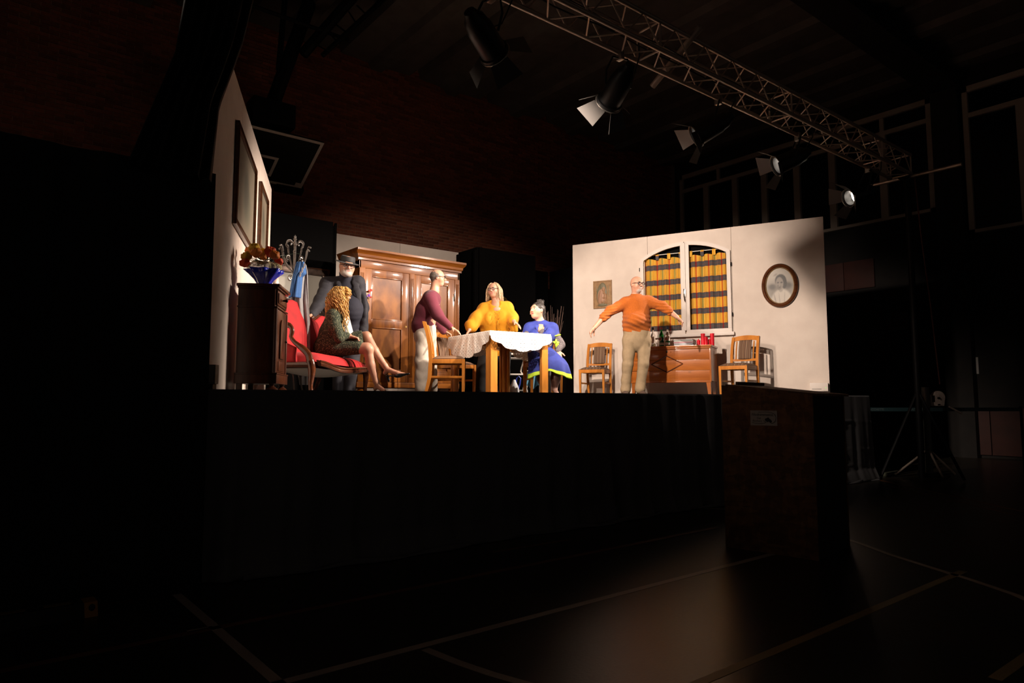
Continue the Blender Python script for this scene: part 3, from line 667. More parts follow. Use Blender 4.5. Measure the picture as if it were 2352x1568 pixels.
for dx0, dx1, hs in ((x0+.092,(x0+x1)/2-.047,0),((x0+x1)/2+.047,x1-.092,1)):
    d = thing('door', None, None); d.parent = t
    b = MB(); zz = (.205,.375,1.01,1.125,1.765,1.87); sw = .115
    b.box(dx0,dx0+sw,f-.006,f+.02,zz[0],zz[5]); b.box(dx1-sw,dx1,f-.006,f+.02,zz[0],zz[5])
    for a_, c_ in ((0,1),(2,3),(4,5)): b.box(dx0+sw,dx1-sw,f-.006,f+.02,zz[a_],zz[c_])
    bpy.data.objects.remove(d)
    d = b.build('door', m_ward, t, bevel=.003)
    for a_, c_ in ((1,2),(3,4)):
        MB().box(dx0+sw,dx1-sw,f+.008,f+.018,zz[a_],zz[c_]).build('door_panel', m_burl, d)
        for q in ((dx0+sw,dx1-sw,zz[a_],zz[a_]+.014),(dx0+sw,dx1-sw,zz[c_]-.014,zz[c_]),(dx0+sw,dx0+sw+.014,zz[a_],zz[c_]),(dx1-sw-.014,dx1-sw,zz[a_],zz[c_])): MB().box(q[0],q[1],f-.010,f+.009,q[2],q[3]).build('moulding', m_ward, d, bevel=.004)
    kx = dx1-.045 if hs == 0 else dx0+.045
    MB().lathe([(.0005,0),(.014,0),(.014,.004),(.0005,.004)], 14, 0, at((kx,f-.006,1.05)) @ Matrix.Rotation(R(90),4,'X')).build('keyhole_plate', m_brass, d)
    hx = dx0+.004 if hs == 0 else dx1-.004
    for z in (.5,1.58): MB().tube([(hx,f-.012,z-.06),(hx,f-.012,z+.06)], .008, 8).build('hinge', m_iron, d, smooth=True)
for xa, ya in ((x0+.09,f+.07),(x1-.09,f+.07),(x0+.09,.55),(x1-.09,.55)):
    MB().lathe([(.03,0),(.062,.012),(.070,.04),(.055,.075),(.035,.09),(.05,.12)], 20, 0, at((xa,ya,0))).build('foot', m_ward, t, smooth=True)
# paper flower posy pinned on the wardrobe
t = thing('flower_posy', 'little violet and red flower posy pinned to the wardrobe post', 'flowers', (4.52,9.06,STAGE+1.50))
mv = M('petal_violet',(.16,.04,.42),.7); mr_ = M('petal_red',(.62,.04,.02),.7)
for k in range(9): MB().ball((random.uniform(-.05,.06),random.uniform(-.02,.0),random.uniform(-.06,.06)), (.018,.012,.016), 8).build('flower', mv if k % 2 else mr_, t, smooth=True)
MB().tube([(0,.0,-.02),(.02,0,-.09),(.03,.0,-.13)], .003, 6).build('stem', M('posy_stem',(.03,.09,.03),.7), t)

# ------------------------------------------------------------------ small cabinet with bouquet (left)
t = thing('bedside_cabinet', 'tall dark mahogany bedside cabinet with drawer at the left wall', 'cabinet', (2.065,6.185,STAGE), R(59.1))
hw, hd = .235, .165
b = MB().box(-hw,hw,-hd+.02,hd,.155,.905); b.build('body', m_cab, t, bevel=.004)
MB().box(-hw-.025,hw+.025,-hd-.02,hd+.012,.92,.945).build('top', m_cab, t, bevel=.008); MB().box(-hw-.012,hw+.012,-hd-.004,hd+.006,.905,.92).build('top_moulding', m_cab, t, bevel=.004)
MB().box(-hw-.008,hw+.008,-hd-.004,hd+.004,.735,.75).build('waist_moulding', m_cab, t, bevel=.004)
MB().box(-hw-.018,hw+.018,-hd-.014,hd+.008,.075,.155).build('plinth', m_cab, t, bevel=.006); MB().box(-hw-.022,hw+.022,-hd-.018,hd+.008,.155,.168).build('plinth_moulding', m_cab, t, bevel=.004)
d = MB().box(-hw+.03,hw-.03,-hd+.004,-hd+.022,.765,.895).build('drawer', m_cab, t, bevel=.004)
MB().box(-hw+.055,hw-.055,-hd-.004,-hd+.006,.785,.875).build('drawer_panel', m_cab, d, bevel=.005)
MB().lathe([(.001,-.045),(.014,-.04),(.017,-.028),(.010,-.018),(.007,0),(.012,.004)], 14, 0, at((0,-hd-.004,.83)) @ Matrix.Rotation(R(-90),4,'X')).build('knob', m_iron, d, smooth=True)
d = MB().box(-hw+.03,hw-.03,-hd+.004,-hd+.022,.175,.73).build('door', m_cab, t, bevel=.004)
ap = [(-.08,.30),(.08,.30),(.08,.575)]+arc(0,.575,.08,0,180,12)[1:]
MB().prism(ap, hd+.006-.02, hd+.008, 0, TR90).build('arched_panel', m_cab, d, bevel=.004)
MB().box(-.11,.11,-hd-.001,-hd+.006,.19,.275).build('lower_panel', m_cab, d, bevel=.003)
MB().ball((hw-.05,-hd-.006,.47), .011, 10).build('knob', m_iron, d, smooth=True)
for s in (-1,1):
    MB().tube([(s*(hw-.002),-hd+.012,.17),(s*(hw-.002),-hd+.012,.73)], .016, 8).build('corner_pilaster', m_cab, t, smooth=True)
    MB().lathe([(.02,0),(.048,.008),(.052,.025),(.03,.045),(.018,.055),(.03,.075)], 18, 0, at((s*(hw-.02),-hd+.03,0))).build('foot', m_cab, t, smooth=True)
    MB().box(s*(hw-.02)-.022,s*(hw-.02)+.022,hd-.05,hd-.005,0,.075).build('foot', m_cab, t)
bq = Vector((2.055,6.165,STAGE+.946))
t = thing('bouquet', 'bouquet of yellow and orange roses in blue foil on the dark cabinet', 'bouquet', bq)
m_foil = M('blue_foil', (.006,.022,.60), .16, coat=.6, alpha=.93); m_tulle = M('cream_tulle', (.50,.42,.20), .8, alpha=.62, bump=(60,.4)); m_leaf = M('leaf_dark', (.012,.035,.010), .5, island=.4)
wv = lambda an, f_: .12*f_*math.sin(an*9)+.06*f_*math.sin(an*5+1)
o = MB().lathe([(.055,0),(.062,.03),(.085,.07),(.125,.115),(.165,.155)], 90, 0, None, 1, wv).build('blue_foil', m_foil, t, smooth=True, angle=180)
wv2 = lambda an, f_: .10*math.sin(an*17+f_*9)+.08*math.sin(an*6)
MB().lathe([(.085,.14),(.12,.155),(.145,.18),(.135,.205),(.10,.225),(.06,.215)], 90, 0, None, 1, wv2).build('tulle', m_tulle, t, smooth=True, angle=180)
mats_f = [M('rose_yellow',(.72,.42,.02),.6), M('rose_orange',(.75,.20,.015),.6), M('rose_red',(.62,.06,.01),.6)]
def rose(c, r, m_, tilt):
    b = MB(); n_, k_ = 22, 12
    def srf(u, v):
        a = 2*math.pi*u; ph = math.pi*v; q = 1+.10*math.sin(3*a+9*v)+.07*math.sin(5*a-14*v); dip = .35*math.exp(-((v-1)/.10)**2)
        return (r*q*math.sin(ph)*math.cos(a), r*q*math.sin(ph)*math.sin(a), r*(.88*-math.cos(ph)*q-dip))
    b.grid(srf, n_, k_)
    rot = Matrix.Rotation(tilt[0],4,'X') @ Matrix.Rotation(tilt[1],4,'Y')
    for i, q in enumerate(b.v): b.v[i] = tuple(Vector(c)+rot @ Vector(q))
    return b.build('flower', m_, t, smooth=True, angle=180)
for px, py, dd, k, r_ in ((585,570,5.98,0,.05),(589,580,5.92,1,.048),(566,588,5.93,0,.046),(562,603,5.90,2,.044),(621,578,6.0,2,.052),(631,585,5.97,1,.044),(607,577,6.05,0,.034),(574,575,6.12,1,.042),(605,590,5.9,1,.03),(640,600,6.1,2,.04)):
    c = P(px,py,dd)-bq; rose(c, r_, mats_f[k], (random.uniform(-.5,.5)+.4, (c.x)*3))
for k in range(46):
    a = random.uniform(0,6.28); e = random.uniform(.15,1.15); L_ = random.uniform(.05,.085); r0 = random.uniform(.03,.11); base = Vector((r0*math.cos(a), r0*math.sin(a), random.uniform(.19,.27))); d = Vector((math.cos(a)*math.cos(e), math.sin(a)*math.cos(e), math.sin(e))); s_ = d.cross(Vector((0,0,1))).normalized()
    def lf(u, v): return base+d*L_*v+s_*(u-.5)*L_*.62*math.sin(math.pi*min(1,v*.97+.03))+Vector((0,0,-.25*L_*v*v+.06*L_*abs(u-.5)))
    MB().grid(lf, 2, 5).build('leaf', m_leaf, t, smooth=True, angle=180)
for k in range(6):
    a = -1.0+k*.55; pts = [Vector((.06*math.cos(a),.06*math.sin(a),.2))+Vector((math.cos(a)*.30*q,math.sin(a)*.30*q,.34*q-.18*q*q)) for q in np.linspace(0,1,7)]
    MB().tube(pts, .0018, 5).build('grass_blade', m_leaf, t)

# pictures on the left flat (local x along the flat, -y towards the stage)
def picture(name, parent, w_, h_, layers, bg, T, oval=False, n=(70,90), height=None, rough=.5):
    """flat print painted by soft shapes: (x, z, rx, rz, colour, softness, rotation)"""
    nx, nz = n; X, Z = np.meshgrid(np.linspace(-1,1,nx+1), np.linspace(-1,1,nz+1)); Cc = np.ones((nz+1,nx+1,3))*np.array(bg); Hh = np.zeros((nz+1,nx+1))
    for ly in layers:
        cx, cz, rx, rz, col, so = ly[:6]; a = ly[6] if len(ly) > 6 else 0; hh = ly[7] if len(ly) > 7 else 0
        dx, dz = X-cx, Z-cz; ca, sa = math.cos(a), math.sin(a); q = np.sqrt(((dx*ca+dz*sa)/rx)**2+((-dx*sa+dz*ca)/rz)**2)
        al = np.clip((1+so-q)/(2*so+1e-6), 0, 1); al = al*al*(3-2*al); Cc = Cc*(1-al[...,None])+np.array(col)*al[...,None]
        if hh: Hh = np.maximum(Hh, hh*np.sqrt(np.clip(1.05-q*q, 0, 1)))
    me = bpy.data.meshes.new(name)
    if oval:
        rad = np.sqrt(X**2+Z**2); mx = np.maximum(np.abs(X), np.abs(Z)); k = np.where(rad > 1e-6, mx/np.maximum(rad,1e-6), 1); Xo, Zo = X*k, Z*k
        # resample colours at mapped places
        ii = np.clip(np.round((Xo+1)/2*nx).astype(int),0,nx); jj = np.clip(np.round((Zo+1)/2*nz).astype(int),0,nz); Cc = Cc[jj,ii]; X, Z = Xo, Zo
    vs = [tuple(T @ Vector((X[j,i]*w_/2, -Hh[j,i], Z[j,i]*h_/2))) for j in range(nz+1) for i in range(nx+1)]
    fs = [(j*(nx+1)+i,j*(nx+1)+i+1,(j+1)*(nx+1)+i+1,(j+1)*(nx+1)+i) for j in range(nz) for i in range(nx)]
    me.from_pydata(vs, [], fs); ca_ = me.color_attributes.new('Col','FLOAT_COLOR','POINT'); ca_.data.foreach_set('color', np.concatenate([Cc.reshape(-1,3), np.ones(((nx+1)*(nz+1),1))],1).astype(np.float32).ravel())
    me.materials.append(M(name+'_print', (1,1,1), rough, vcol=True)); me.polygons.foreach_set('use_smooth', [True]*len(me.polygons)); me.update(); return link(name, me, parent)
def frame_rect(parent, w_, h_, fw, th, mat, T, name='frame_side'):
    for a in ((-w_/2,w_/2,h_/2-fw,h_/2),(-w_/2,w_/2,-h_/2,-h_/2+fw),(-w_/2,-w_/2+fw,-h_/2+fw,h_/2-fw),(w_/2-fw,w_/2,-h_/2+fw,h_/2-fw)):
        MB().box(a[0],a[1],-th,0,a[2],a[3],0,T).build(name, mat, parent, bevel=.006)
LZ = math.atan2(8.974-5.114, 3.052-1.305); LA = Vector((1.305,5.114,STAGE)); LX = Vector((math.cos(LZ),math.sin(LZ),0)); LN = Vector((math.sin(LZ),-math.cos(LZ),0))
for s0, s1_, z0, z1, lb in ((.99,2.36,1.45,2.37,'larger framed faded picture nearer the audience on the left flat'),(2.80,3.62,1.64,2.40,'smaller framed faded picture near the back of the left flat')):
    t = thing('framed_picture', lb, 'picture', LA+LX*(s0+s1_)/2+LN*.003+Vector((0,0,(z0+z1)/2)), LZ)
    frame_rect(t, s1_-s0, z1-z0, .055, .035, m_frame, at((0,0,0)))
    picture('print', t, s1_-s0-.10, z1-z0-.10, [(-.3,.1,.5,.7,(.13,.105,.075),.6),(.2,-.2,.4,.5,(.105,.10,.07),.5),(.1,.1,.25,.5,(.075,.068,.05),.5),(-.5,-.5,.2,.3,(.12,.09,.06),.5)], (.17,.14,.10), at((0,-.012,0)))
    MB().box(-(s1_-s0)/2+.01,(s1_-s0)/2-.01,-.010,0,-(z1-z0)/2+.01,(z1-z0)/2-.01).build('backing', m_frame, t)
c = P(484,857,4.80); t = thing('junction_box', 'grey electrical box with cable at the foot of the left flat', 'junction box', c-Vector((0,0,.075)), AZ-math.pi/2)
MB().box(-.045,.045,-.03,.03,0,.135).build('housing', M('box_grey',(.25,.22,.19),.6), t, bevel=.006)
MB().box(-.036,.036,-.034,-.03,.012,.122).build('cover', M('box_lid',(.30,.265,.23),.55), t, bevel=.003); MB().ball((.034,-.034,.05), .004, 8).build('screw', m_steelchrome, t)
MB().tube([(-.03,0,.0),(-.05,-.01,-.02),(-.06,.0,-.055)], .006, 6).build('cable', m_cable, t, smooth=True); MB().box(-.03,.03,-.03,.03,-.06,.0).build('bracket', m_dark, t)

# ------------------------------------------------------------------ coat stand, coat, blue vest, portrait
cs = P(668,905,8.4); t = thing('coat_stand', 'grey wrought iron coat stand with curling hooks behind the red settee', 'coat stand', (cs.x,cs.y,STAGE))
MB().lathe([(.012,0.25),(.012,1.86),(.02,1.87),(.028,1.89),(.02,1.905),(.012,1.92),(.022,1.94),(.012,1.955),(.016,1.97),(.001,1.995)], 12).build('pole', m_ironlight, t, smooth=True)
def curl(cx, cz, r0, a0, turns, n=18, shrink=.25):
    return [(cx+r0*(1-(1-shrink)*i/n)*math.cos(a0+turns*i/n), cz+r0*(1-(1-shrink)*i/n)*math.sin(a0+turns*i/n)) for i in range(n+1)]
def bez(p, n=16): 
    p = [Vector((*q,0)) for q in p]; return [tuple(((1-s)**3*p[0]+3*s*(1-s)**2*p[1]+3*s*s*(1-s)*p[2]+s**3*p[3])[:2]) for s in np.linspace(0,1,n)]
for k in range(6):
    a = R(60*k+12); Rk = Matrix.Rotation(a,4,'Z')
    big = bez([(.012,1.50),(.06,1.58),(.15,1.60),(.165,1.77)])+bez([(.165,1.77),(.17,1.84),(.19,1.85),(.205,1.825)],6)[1:]
    tall = bez([(.012,1.52),(.03,1.60),(.085,1.72),(.095,1.84)])+curl(.065,1.88,.055,-.4,4.6)
    inner = curl(.085,1.70,.036,-1.5,5.2); low = curl(.05,1.44,.04,2.0,-5.0)
    for nm, pts in (('hook',big),('scroll',tall),('scroll',inner),('scroll',low)): MB().tube([Rk @ Vector((x,0,z)) for x, z in pts], .0085, 6).build(nm, m_ironlight, t, smooth=True)
    hk = Rk @ Vector((.205,0,1.825)); MB().ball(hk, .014, 8).build('hook_tip', m_ironlight, t, smooth=True)
for k in range(3):
    Rk = Matrix.Rotation(R(120*k+20),4,'Z'); leg = bez([(.012,.45),(.03,.3),(.10,.28),(.16,.12)])+bez([(.16,.12),(.18,.03),(.22,.0),(.25,.04)],8)[1:]
    MB().tube([Rk @ Vector((x,0,max(z,.011))) for x, z in leg], .011, 6).build('leg', m_ironlight, t, smooth=True)
def hanging(name, label, cat, edges, d, mat, seed, fold=.018, n=(44,40)):
    # edges: rows (y, left x, right x) measured on the photograph, hanging at distance d
    top = P((edges[0][1]+edges[0][2])/2, edges[0][0], d); base_ = Vector((top.x, top.y, STAGE)); t_ = thing(name, label, cat, base_)
    ys = np.array([e[0] for e in edges], float); xl = [e[1] for e in edges]; xr = [e[2] for e in edges]; fw = Vector((math.cos(AZ),math.sin(AZ),0))
    def fn(u, v):
        y = ys[0]+(ys[-1]-ys[0])*v; a_, c_ = np.interp(y, ys, xl), np.interp(y, ys, xr); bow = -.06*math.sin(math.pi*u)*min(1,v*3)
        q = P(a_+(c_-a_)*u, y, d); wv_ = fold*min(1,.25+v*1.5)*(math.sin(u*15+seed+1.5*v)+.5*math.sin(u*31+seed*2-v*2)); return q+fw*(bow+wv_)-base_
    o_ = MB().grid(fn, *n).build('cloth', mat, t_, smooth=True, angle=180); solid(o_, .012); return t_, base_
hanging('grey_coat', 'long light grey coat hanging from the coat stand', 'coat', [(608,694,703),(625,688,706),(650,676,707),(690,662,709),(740,668,713),(800,680,712),(884,690,709)], 8.12, M('grey_cotton', (.30,.295,.30), .85, noise=(30,(.26,.255,.26))), 2, .022)
t, base = hanging('blue_vest', 'blue work vest with white lettering hanging over the grey coat', 'vest', [(601,683,698),(612,679,702),(628,675,703),(636,673,694),(684,663,690)], 8.02, M('blue_cotton', (.035,.12,.33), .85, noise=(40,(.03,.105,.29))), 5, .012)
mw = M('print_white', (.55,.56,.58), .7)
for k in range(9):     # white marks down the edge of the vest
    c = P(699.5-1.5*k+(k % 3), 607+3.2*k, 7.955)-base; b = MB().box(-.014,.012,-.004,.004,-.006,.006,0,at(c) @ Matrix.Rotation(R(-38.6),4,'Z') @ Matrix.Rotation(R(-62),4,'Y')); b.box(-.004,.003,-.004,.004,-.013,.013,0,at(c) @ Matrix.Rotation(R(-38.6),4,'Z') @ Matrix.Rotation(R(-40+9*(k % 3)),4,'Y')); b.build('print_mark', mw, t)
t = thing('framed_portrait', 'wide framed old photograph of a moustached man behind the coat stand', 'picture', (3.885,10.036,STAGE+1.56))
m_silver = M('frame_dark_silver', (.13,.085,.065), .28, metal=.55, noise=(14,(.05,.03,.022)))
frame_rect(t, .88, .78, .10, .05, m_silver, at((0,0,0))); frame_rect(t, .90, .80, .02, .058, m_frame, at((0,0,0)), 'outer_edge')
MB().box(-.43,.43,-.012,0,-.38,.38).build('backing', m_frame, t)
picture('photograph', t, .70, .60, [(-.05,-1.0,.42,.75,(.07,.066,.06),.15),(-.03,-.55,.10,.45,(.45,.42,.36),.2),(-.03,-.62,.035,.4,(.05,.05,.05),.3),(-.03,.12,.20,.46,(.50,.46,.39),.12),(-.03,.46,.21,.20,(.08,.075,.065),.2),(-.10,.12,.05,.035,(.10,.09,.08),.3),(.05,.12,.05,.035,(.10,.09,.08),.3),(-.10,.20,.06,.02,(.12,.11,.09),.3),(.05,.20,.06,.02,(.12,.11,.09),.3),(-.02,.0,.03,.12,(.40,.36,.31),.4),(-.03,-.13,.11,.04,(.06,.055,.05),.25),(-.03,-.22,.06,.02,(.30,.25,.22),.3)], (.46,.43,.36), at((0,-.016,0)))

# ------------------------------------------------------------------ red settee
SO = Vector((3.176,7.677,STAGE)); SZ = R(44)
t = thing('red_settee', 'red velvet settee with curving carved walnut frame', 'settee', SO, SZ)
tops = ([-.86,-.7,-.5,-.3,-.1,.12,.3,.44,.54,.62,.70,.78,.86],[.72,.86,.97,1.05,1.09,1.07,1.0,.935,.915,.95,1.0,.99,.86])
def topz(x): return float(np.interp(x, *tops))
def fronty(x): return -.33+.05*math.cos(x/.85*math.pi)*.5-.02
def backg(u, v):
    x = -.86+1.72*u; z = .36+(topz(x)-.36)*v; cu = .05*math.sin(math.pi*min(1,v*1.02))*(.6+.4*math.cos(x*7)); return (x, .20+.10*v**1.3-cu-.10*(abs(x)/.86)**6, z)
o = MB().grid(backg, 60, 24).build('backrest', m_velvet, t, smooth=True, angle=180); solid(o, .05, 1)
MB().tube([(x, .33-.10*(abs(x)/.86)**6-.02, topz(x)+.005) for x in np.linspace(-.87,.87,60)], .028, 8).build('back_frame', m_carved, t, smooth=True)
pts = [(x, .32, topz(x)+.03+.02*math.sin((x-.58)/.2*math.pi)) for x in np.linspace(.58,.80,12)]; MB().tube(pts, [.02,.03,.036,.038,.036,.034,.034,.036,.038,.036,.03,.02], 8).build('carved_crest', m_carved, t, smooth=True)
def seatg(u, v):
    x = -.82+1.64*u; y = fronty(x)+(.26-fronty(x))*v; e = (1-abs(2*u-1)**8)*(1-abs(2*v-1)**4); return (x, y, .335+.125*e**.6)
MB().grid(seatg, 50, 24).build('seat', m_velvet, t, smooth=True, angle=180)
rail = [(x, fronty(x)-.012, .30-.035*math.cos(x/.85*math.pi*1.0)*.6) for x in np.linspace(-.80,.80,40)]
MB().tube(rail, .042, 8, flat=.6).build('front_rail', m_carved, t, smooth=True); MB().tube([(x,y-.022,z+.022) for x,y,z in rail], .010, 6).build('rail_bead', m_carved, t, smooth=True); MB().tube([(x,y-.020,z-.022) for x,y,z in rail], .008, 6).build('rail_bead', m_carved, t, smooth=True)
for s in (-1,1):
    MB().tube([(s*.83,-.30,.30),(s*.84,0,.30),(s*.83,.26,.32)], .035, 8).build('side_rail', m_carved, t, smooth=True)
    if s > 0: MB().ball((.83,-.30,.36), (.045,.045,.06), 10).build('corner_knob', m_carved, t, smooth=True)
    if s < 0: MB().tube([(s*.82,.20,.71),(s*.84,.10,.715),(s*.85,0,.71),(s*.85,-.04,.70)], [.04,.046,.046,.03], 10).build('arm_pad', m_velvet, t, smooth=True)
    ap = bez([(.0,.715),(-.10,.74),(-.13,.68),(-.10,.60)],10)+bez([(-.10,.60),(-.12,.52),(-.26,.48),(-.30,.40)],12)[1:]
    if s < 0: MB().tube([(s*.85,y,z) for y, z in ap]+[(s*.83,-.31,.33)], [.022,.028,.032,.03,.026,.024,.024,.026,.024,.022,.022,.022,.022,.024,.026,.03,.034,.036,.036,.036,.036,.038], 8).build('arm_support', m_carved, t, smooth=True)
    def sidep(u, v): 
        y = .24-.40*u; z = .33+(.66-.18*u-.33)*v; return (s*(.83+.015*math.sin(math.pi*v)), y, z)
    if s < 0: o = MB().grid(sidep, 10, 8).build('side_panel', m_velvet, t, smooth=True, angle=180); solid(o, .04)
    lg = bez([(-.31,.34),(-.36,.22),(-.30,.12),(-.33,.012)],14); MB().tube([(s*.83,y,z) for y, z in lg], np.interp(np.linspace(0,1,14),[0,.25,.8,1],[.045,.04,.022,.026]), 10).build('leg', m_carved, t, smooth=True)
    lg = bez([(.25,.34),(.27,.22),(.29,.12),(.36,.014)],12); MB().tube([(s*.78,y,z) for y, z in lg], np.interp(np.linspace(0,1,12),[0,.5,1],[.036,.026,.022]), 8).build('leg', m_carved, t, smooth=True)
def lin(u, v):
    x = -.80+1.6*u; y = -.30+.54*v; return (x, y, .275-.075*math.sin(math.pi*u)**.7*math.sin(math.pi*v)**.7)
MB().grid(lin, 30, 14).build('underside_lining', m_lining, t, smooth=True, angle=180)

# ------------------------------------------------------------------ chest below the window
CC = Vector((8.757,6.856,STAGE)); CZ = math.atan2(-.903,.43)
t = thing('wooden_chest', 'old pine chest with diamond moulding below the window', 'chest', CC, CZ)
for k in range(3): MB().box(-.60,.60,-.27,-.245,.225+.165*k+.002,.225+.165*(k+1)-.002).build('front_board', m_chest, t, bevel=.003)
for s in (-1,1): MB().box(s*.6125-.0125,s*.6125+.0125,-.275,.25,.225,.72).build('end_board', m_chestz, t, bevel=.003)
MB().box(-.60,.60,.235,.25,.225,.72).build('back_board', m_chest, t); MB().box(-.60,.60,-.245,.235,.225,.245).build('bottom_board', m_chest, t); MB().box(-.62,.62,-.275,-.25,.205,.228).build('base_moulding', m_chest, t, bevel=.004)
MB().box(-.64,.64,-.30,.265,.745,.775).build('lid', m_chest, t, bevel=.008); MB().box(-.625,.625,-.287,.26,.72,.745).build('lid_moulding', m_chest, t, bevel=.006)
dm = [(-.29,.493),(-.045,.62),(.20,.493),(-.045,.366)]
for i in range(4):
    a, c = dm[i], dm[(i+1) % 4]; MB().tube([(a[0],-.273,a[1]),(c[0],-.273,c[1])], .008, 6).build('diamond_moulding', m_carved, t, smooth=True)
MB().ball((-.045,-.272,.685), (.015,.006,.019), 10).build('keyhole_plate', m_iron, t, smooth=True); MB().ball((.02,-.272,.68), .007, 8).build('nail_head', m_steelchrome, t)
for sx in (-1,1):
    for y in (-.235,.21): MB().tube([(sx*.575,y,.225),(sx*.59,y,.003)], [.048,.028], 4).build('leg', m_chestz, t, smooth=True, angle=30)
Tc = at(CC) @ Matrix.Rotation(CZ,4,'Z')
def onlid(x, y): q = Tc @ Vector((x,y,.7755)); return q
def bottle(x, y, h, label, mg, liq, capm, lab):
    t = thing('bottle', label, 'bottle', onlid(x,y), CZ, 'bottles on the chest')
    k = h/.30; MB().lathe([(.001,.004),(.034,.0),(.038,.006),(.038,.16*k),(.034,.185*k),(.018,.215*k),(.013,.235*k),(.0125,.275*k),(.015,.278*k),(.015,.288*k),(.0125,.29*k)], 22).build('glass', mg, t, smooth=True)
    MB().lathe([(.001,.006),(.034,.006),(.034,liq*k),(.001,liq*k)], 18).build('drink', bpy.data.materials['drink_'+('green' if 'green' in label else 'pale')], t, smooth=True)
    MB().lathe([(.0155,.262*k),(.0155,.30*k),(.001,.30*k)], 14).build('cap', capm, t, smooth=True)
    if lab:
        MB().lathe([(.0385,.028*k),(.0388,.029*k),(.0388,.062*k),(.0385,.063*k)], 22).build('lower_label', m_paper, t, smooth=True)
        for nm, r_, m_, yy in (('round_label',.031,m_paper,-.0395),('label_disc',.021,bpy.data.materials['label_black'],-.0405),('label_mark',.012,bpy.data.materials['label_red'],-.0412)):
            Tl = Matrix.Rotation(R(-22),4,'Z') @ at((0,yy,.118*k)) @ Matrix.Rotation(R(90),4,'X'); MB().lathe([(.0005,0),(r_,0),(r_,.001),(.0005,.001)], 20, 0, Tl).build(nm, m_, t)
    return t
M('drink_green',(.01,.16,.02),.2); M('drink_pale',(.55,.46,.18),.15,trans=.5); M('label_black',(.02,.02,.02),.5); M('label_red',(.60,.03,.03),.5)
m_gg = M('green_glass', (.015,.30,.04), .05, trans=.75); capr = M('cap_red',(.5,.05,.08),.4); capb = M('cap_blue',(.05,.16,.42),.4); capk = M('cap_black',(.02,.02,.02),.4)
bottle(-.163,-.10,.32,'green bottle with round white label on the chest',m_gg,.15,capr,True)
bottle(-.068,-.09,.32,'clear bottle with blue cap and round label beside the green bottle',m_glass,.09,capb,True)
bottle(-.325,.0,.33,'clear bottle with black cap close behind the man in orange',m_glass,.06,capk,False)
for k, (x, y) in enumerate(((-.36,-.12),(-.30,-.16),(-.26,-.09))):
    t = thing('drinking_glass', ('small drinking glass nearest the man in orange on the chest','small drinking glass standing in front of the black capped bottle','small drinking glass nearest the green bottle')[k], 'glass', onlid(x,y), 0, 'small glasses on the chest')
    MB().lathe([(.001,.002),(.020,.0),(.022,.004),(.024,.07),(.0225,.07),(.020,.012),(.001,.012)], 16).build('tumbler', m_glass, t, smooth=True)
    MB().lathe([(.001,.0),(.006,.0),(.006,.014),(.001,.014)], 8, 0, at((0,0,-.0))).build('base_bead', m_steelchrome, t) if False else None
mags = [(.55,.10,.16),(.62,.58,.56),(.30,.34,.40),(.66,.62,.58),(.48,.16,.24),(.58,.54,.50),(.16,.30,.28),(.62,.60,.60)]
z = 0
for k, c_ in enumerate(mags):
    th = .010+.004*(k % 3); rz = CZ+R(random.uniform(-7,7)); x = .19+random.uniform(-.012,.012)
    t = thing('magazine', ('crimson magazine at the bottom of the pile on the chest','off white magazine second from the bottom of the pile','blue grey magazine third from the bottom of the pile','white magazine fourth from the bottom of the pile','rose coloured magazine in the upper half of the pile','pale magazine third from the top of the pile','dark teal magazine second from the top of the pile','white magazine lying on top of the pile')[k], 'magazine', onlid(x,-.04)+Vector((0,0,z)), rz, 'magazines piled on the chest')
    MB().box(-.148,.148,-.105,.105,.001,th-.0015).build('pages', m_paper, t); MB().box(-.15,.15,-.107,.107,th-.0015,th-.0003).box(-.15,.15,-.108,-.1065,0,th).build('cover', M('cover_%d' % k, c_, .35), t); z += th
t = thing('letter_tray', 'white wire letter rack leaning behind the magazines', 'letter rack', onlid(.06,.09), CZ)
for k in range(2): MB().tube([(-.09,.03*k,.004),(-.09,.03*k,.13),(-.07,.03*k,.145),(.12,.03*k,.135),(.13,.03*k,.12),(.13,.03*k,.004)], .004, 6).build('wire_loop', m_white, t, smooth=True)
m_wax = M('red_wax', (.62,.006,.020), .35, coat=.2)
for k, (x, y, h, r_) in enumerate(((.415,-.11,.085,.027),(.475,-.06,.19,.032),(.525,-.10,.125,.030),(.565,-.03,.10,.022),(.617,-.08,.185,.031))):
    t = thing('red_candle', ('short red candle lamp nearest the magazines','tall red candle in the middle of the group','stout red candle in front of the tall middle one','slim red candle between the two tall candles','tall red candle at the right end of the chest')[k], 'candle', onlid(x,y), 0, 'red candles on the chest')
    wv3 = lambda an, f_: .05*f_**6*math.sin(an*7)
    MB().lathe([(.001,0),(r_,0),(r_*.98,h*.8),(r_*1.06,h*.93),(r_*1.06,h),(r_*.8,h),(r_*.75,h-.008),(.001,h-.01)], 26, 0, None, 1, wv3).build('wax', m_wax, t, smooth=True)
    MB().tube([(0,0,h-.012),(0,0,h+.012)], .002, 5).build('wick', m_ink, t)
    if k in (0,2): MB().lathe([(.008,h),(.012,h+.004),(.006,h+.018),(.001,h+.024)], 10).build('knob_lid', m_wax, t, smooth=True)

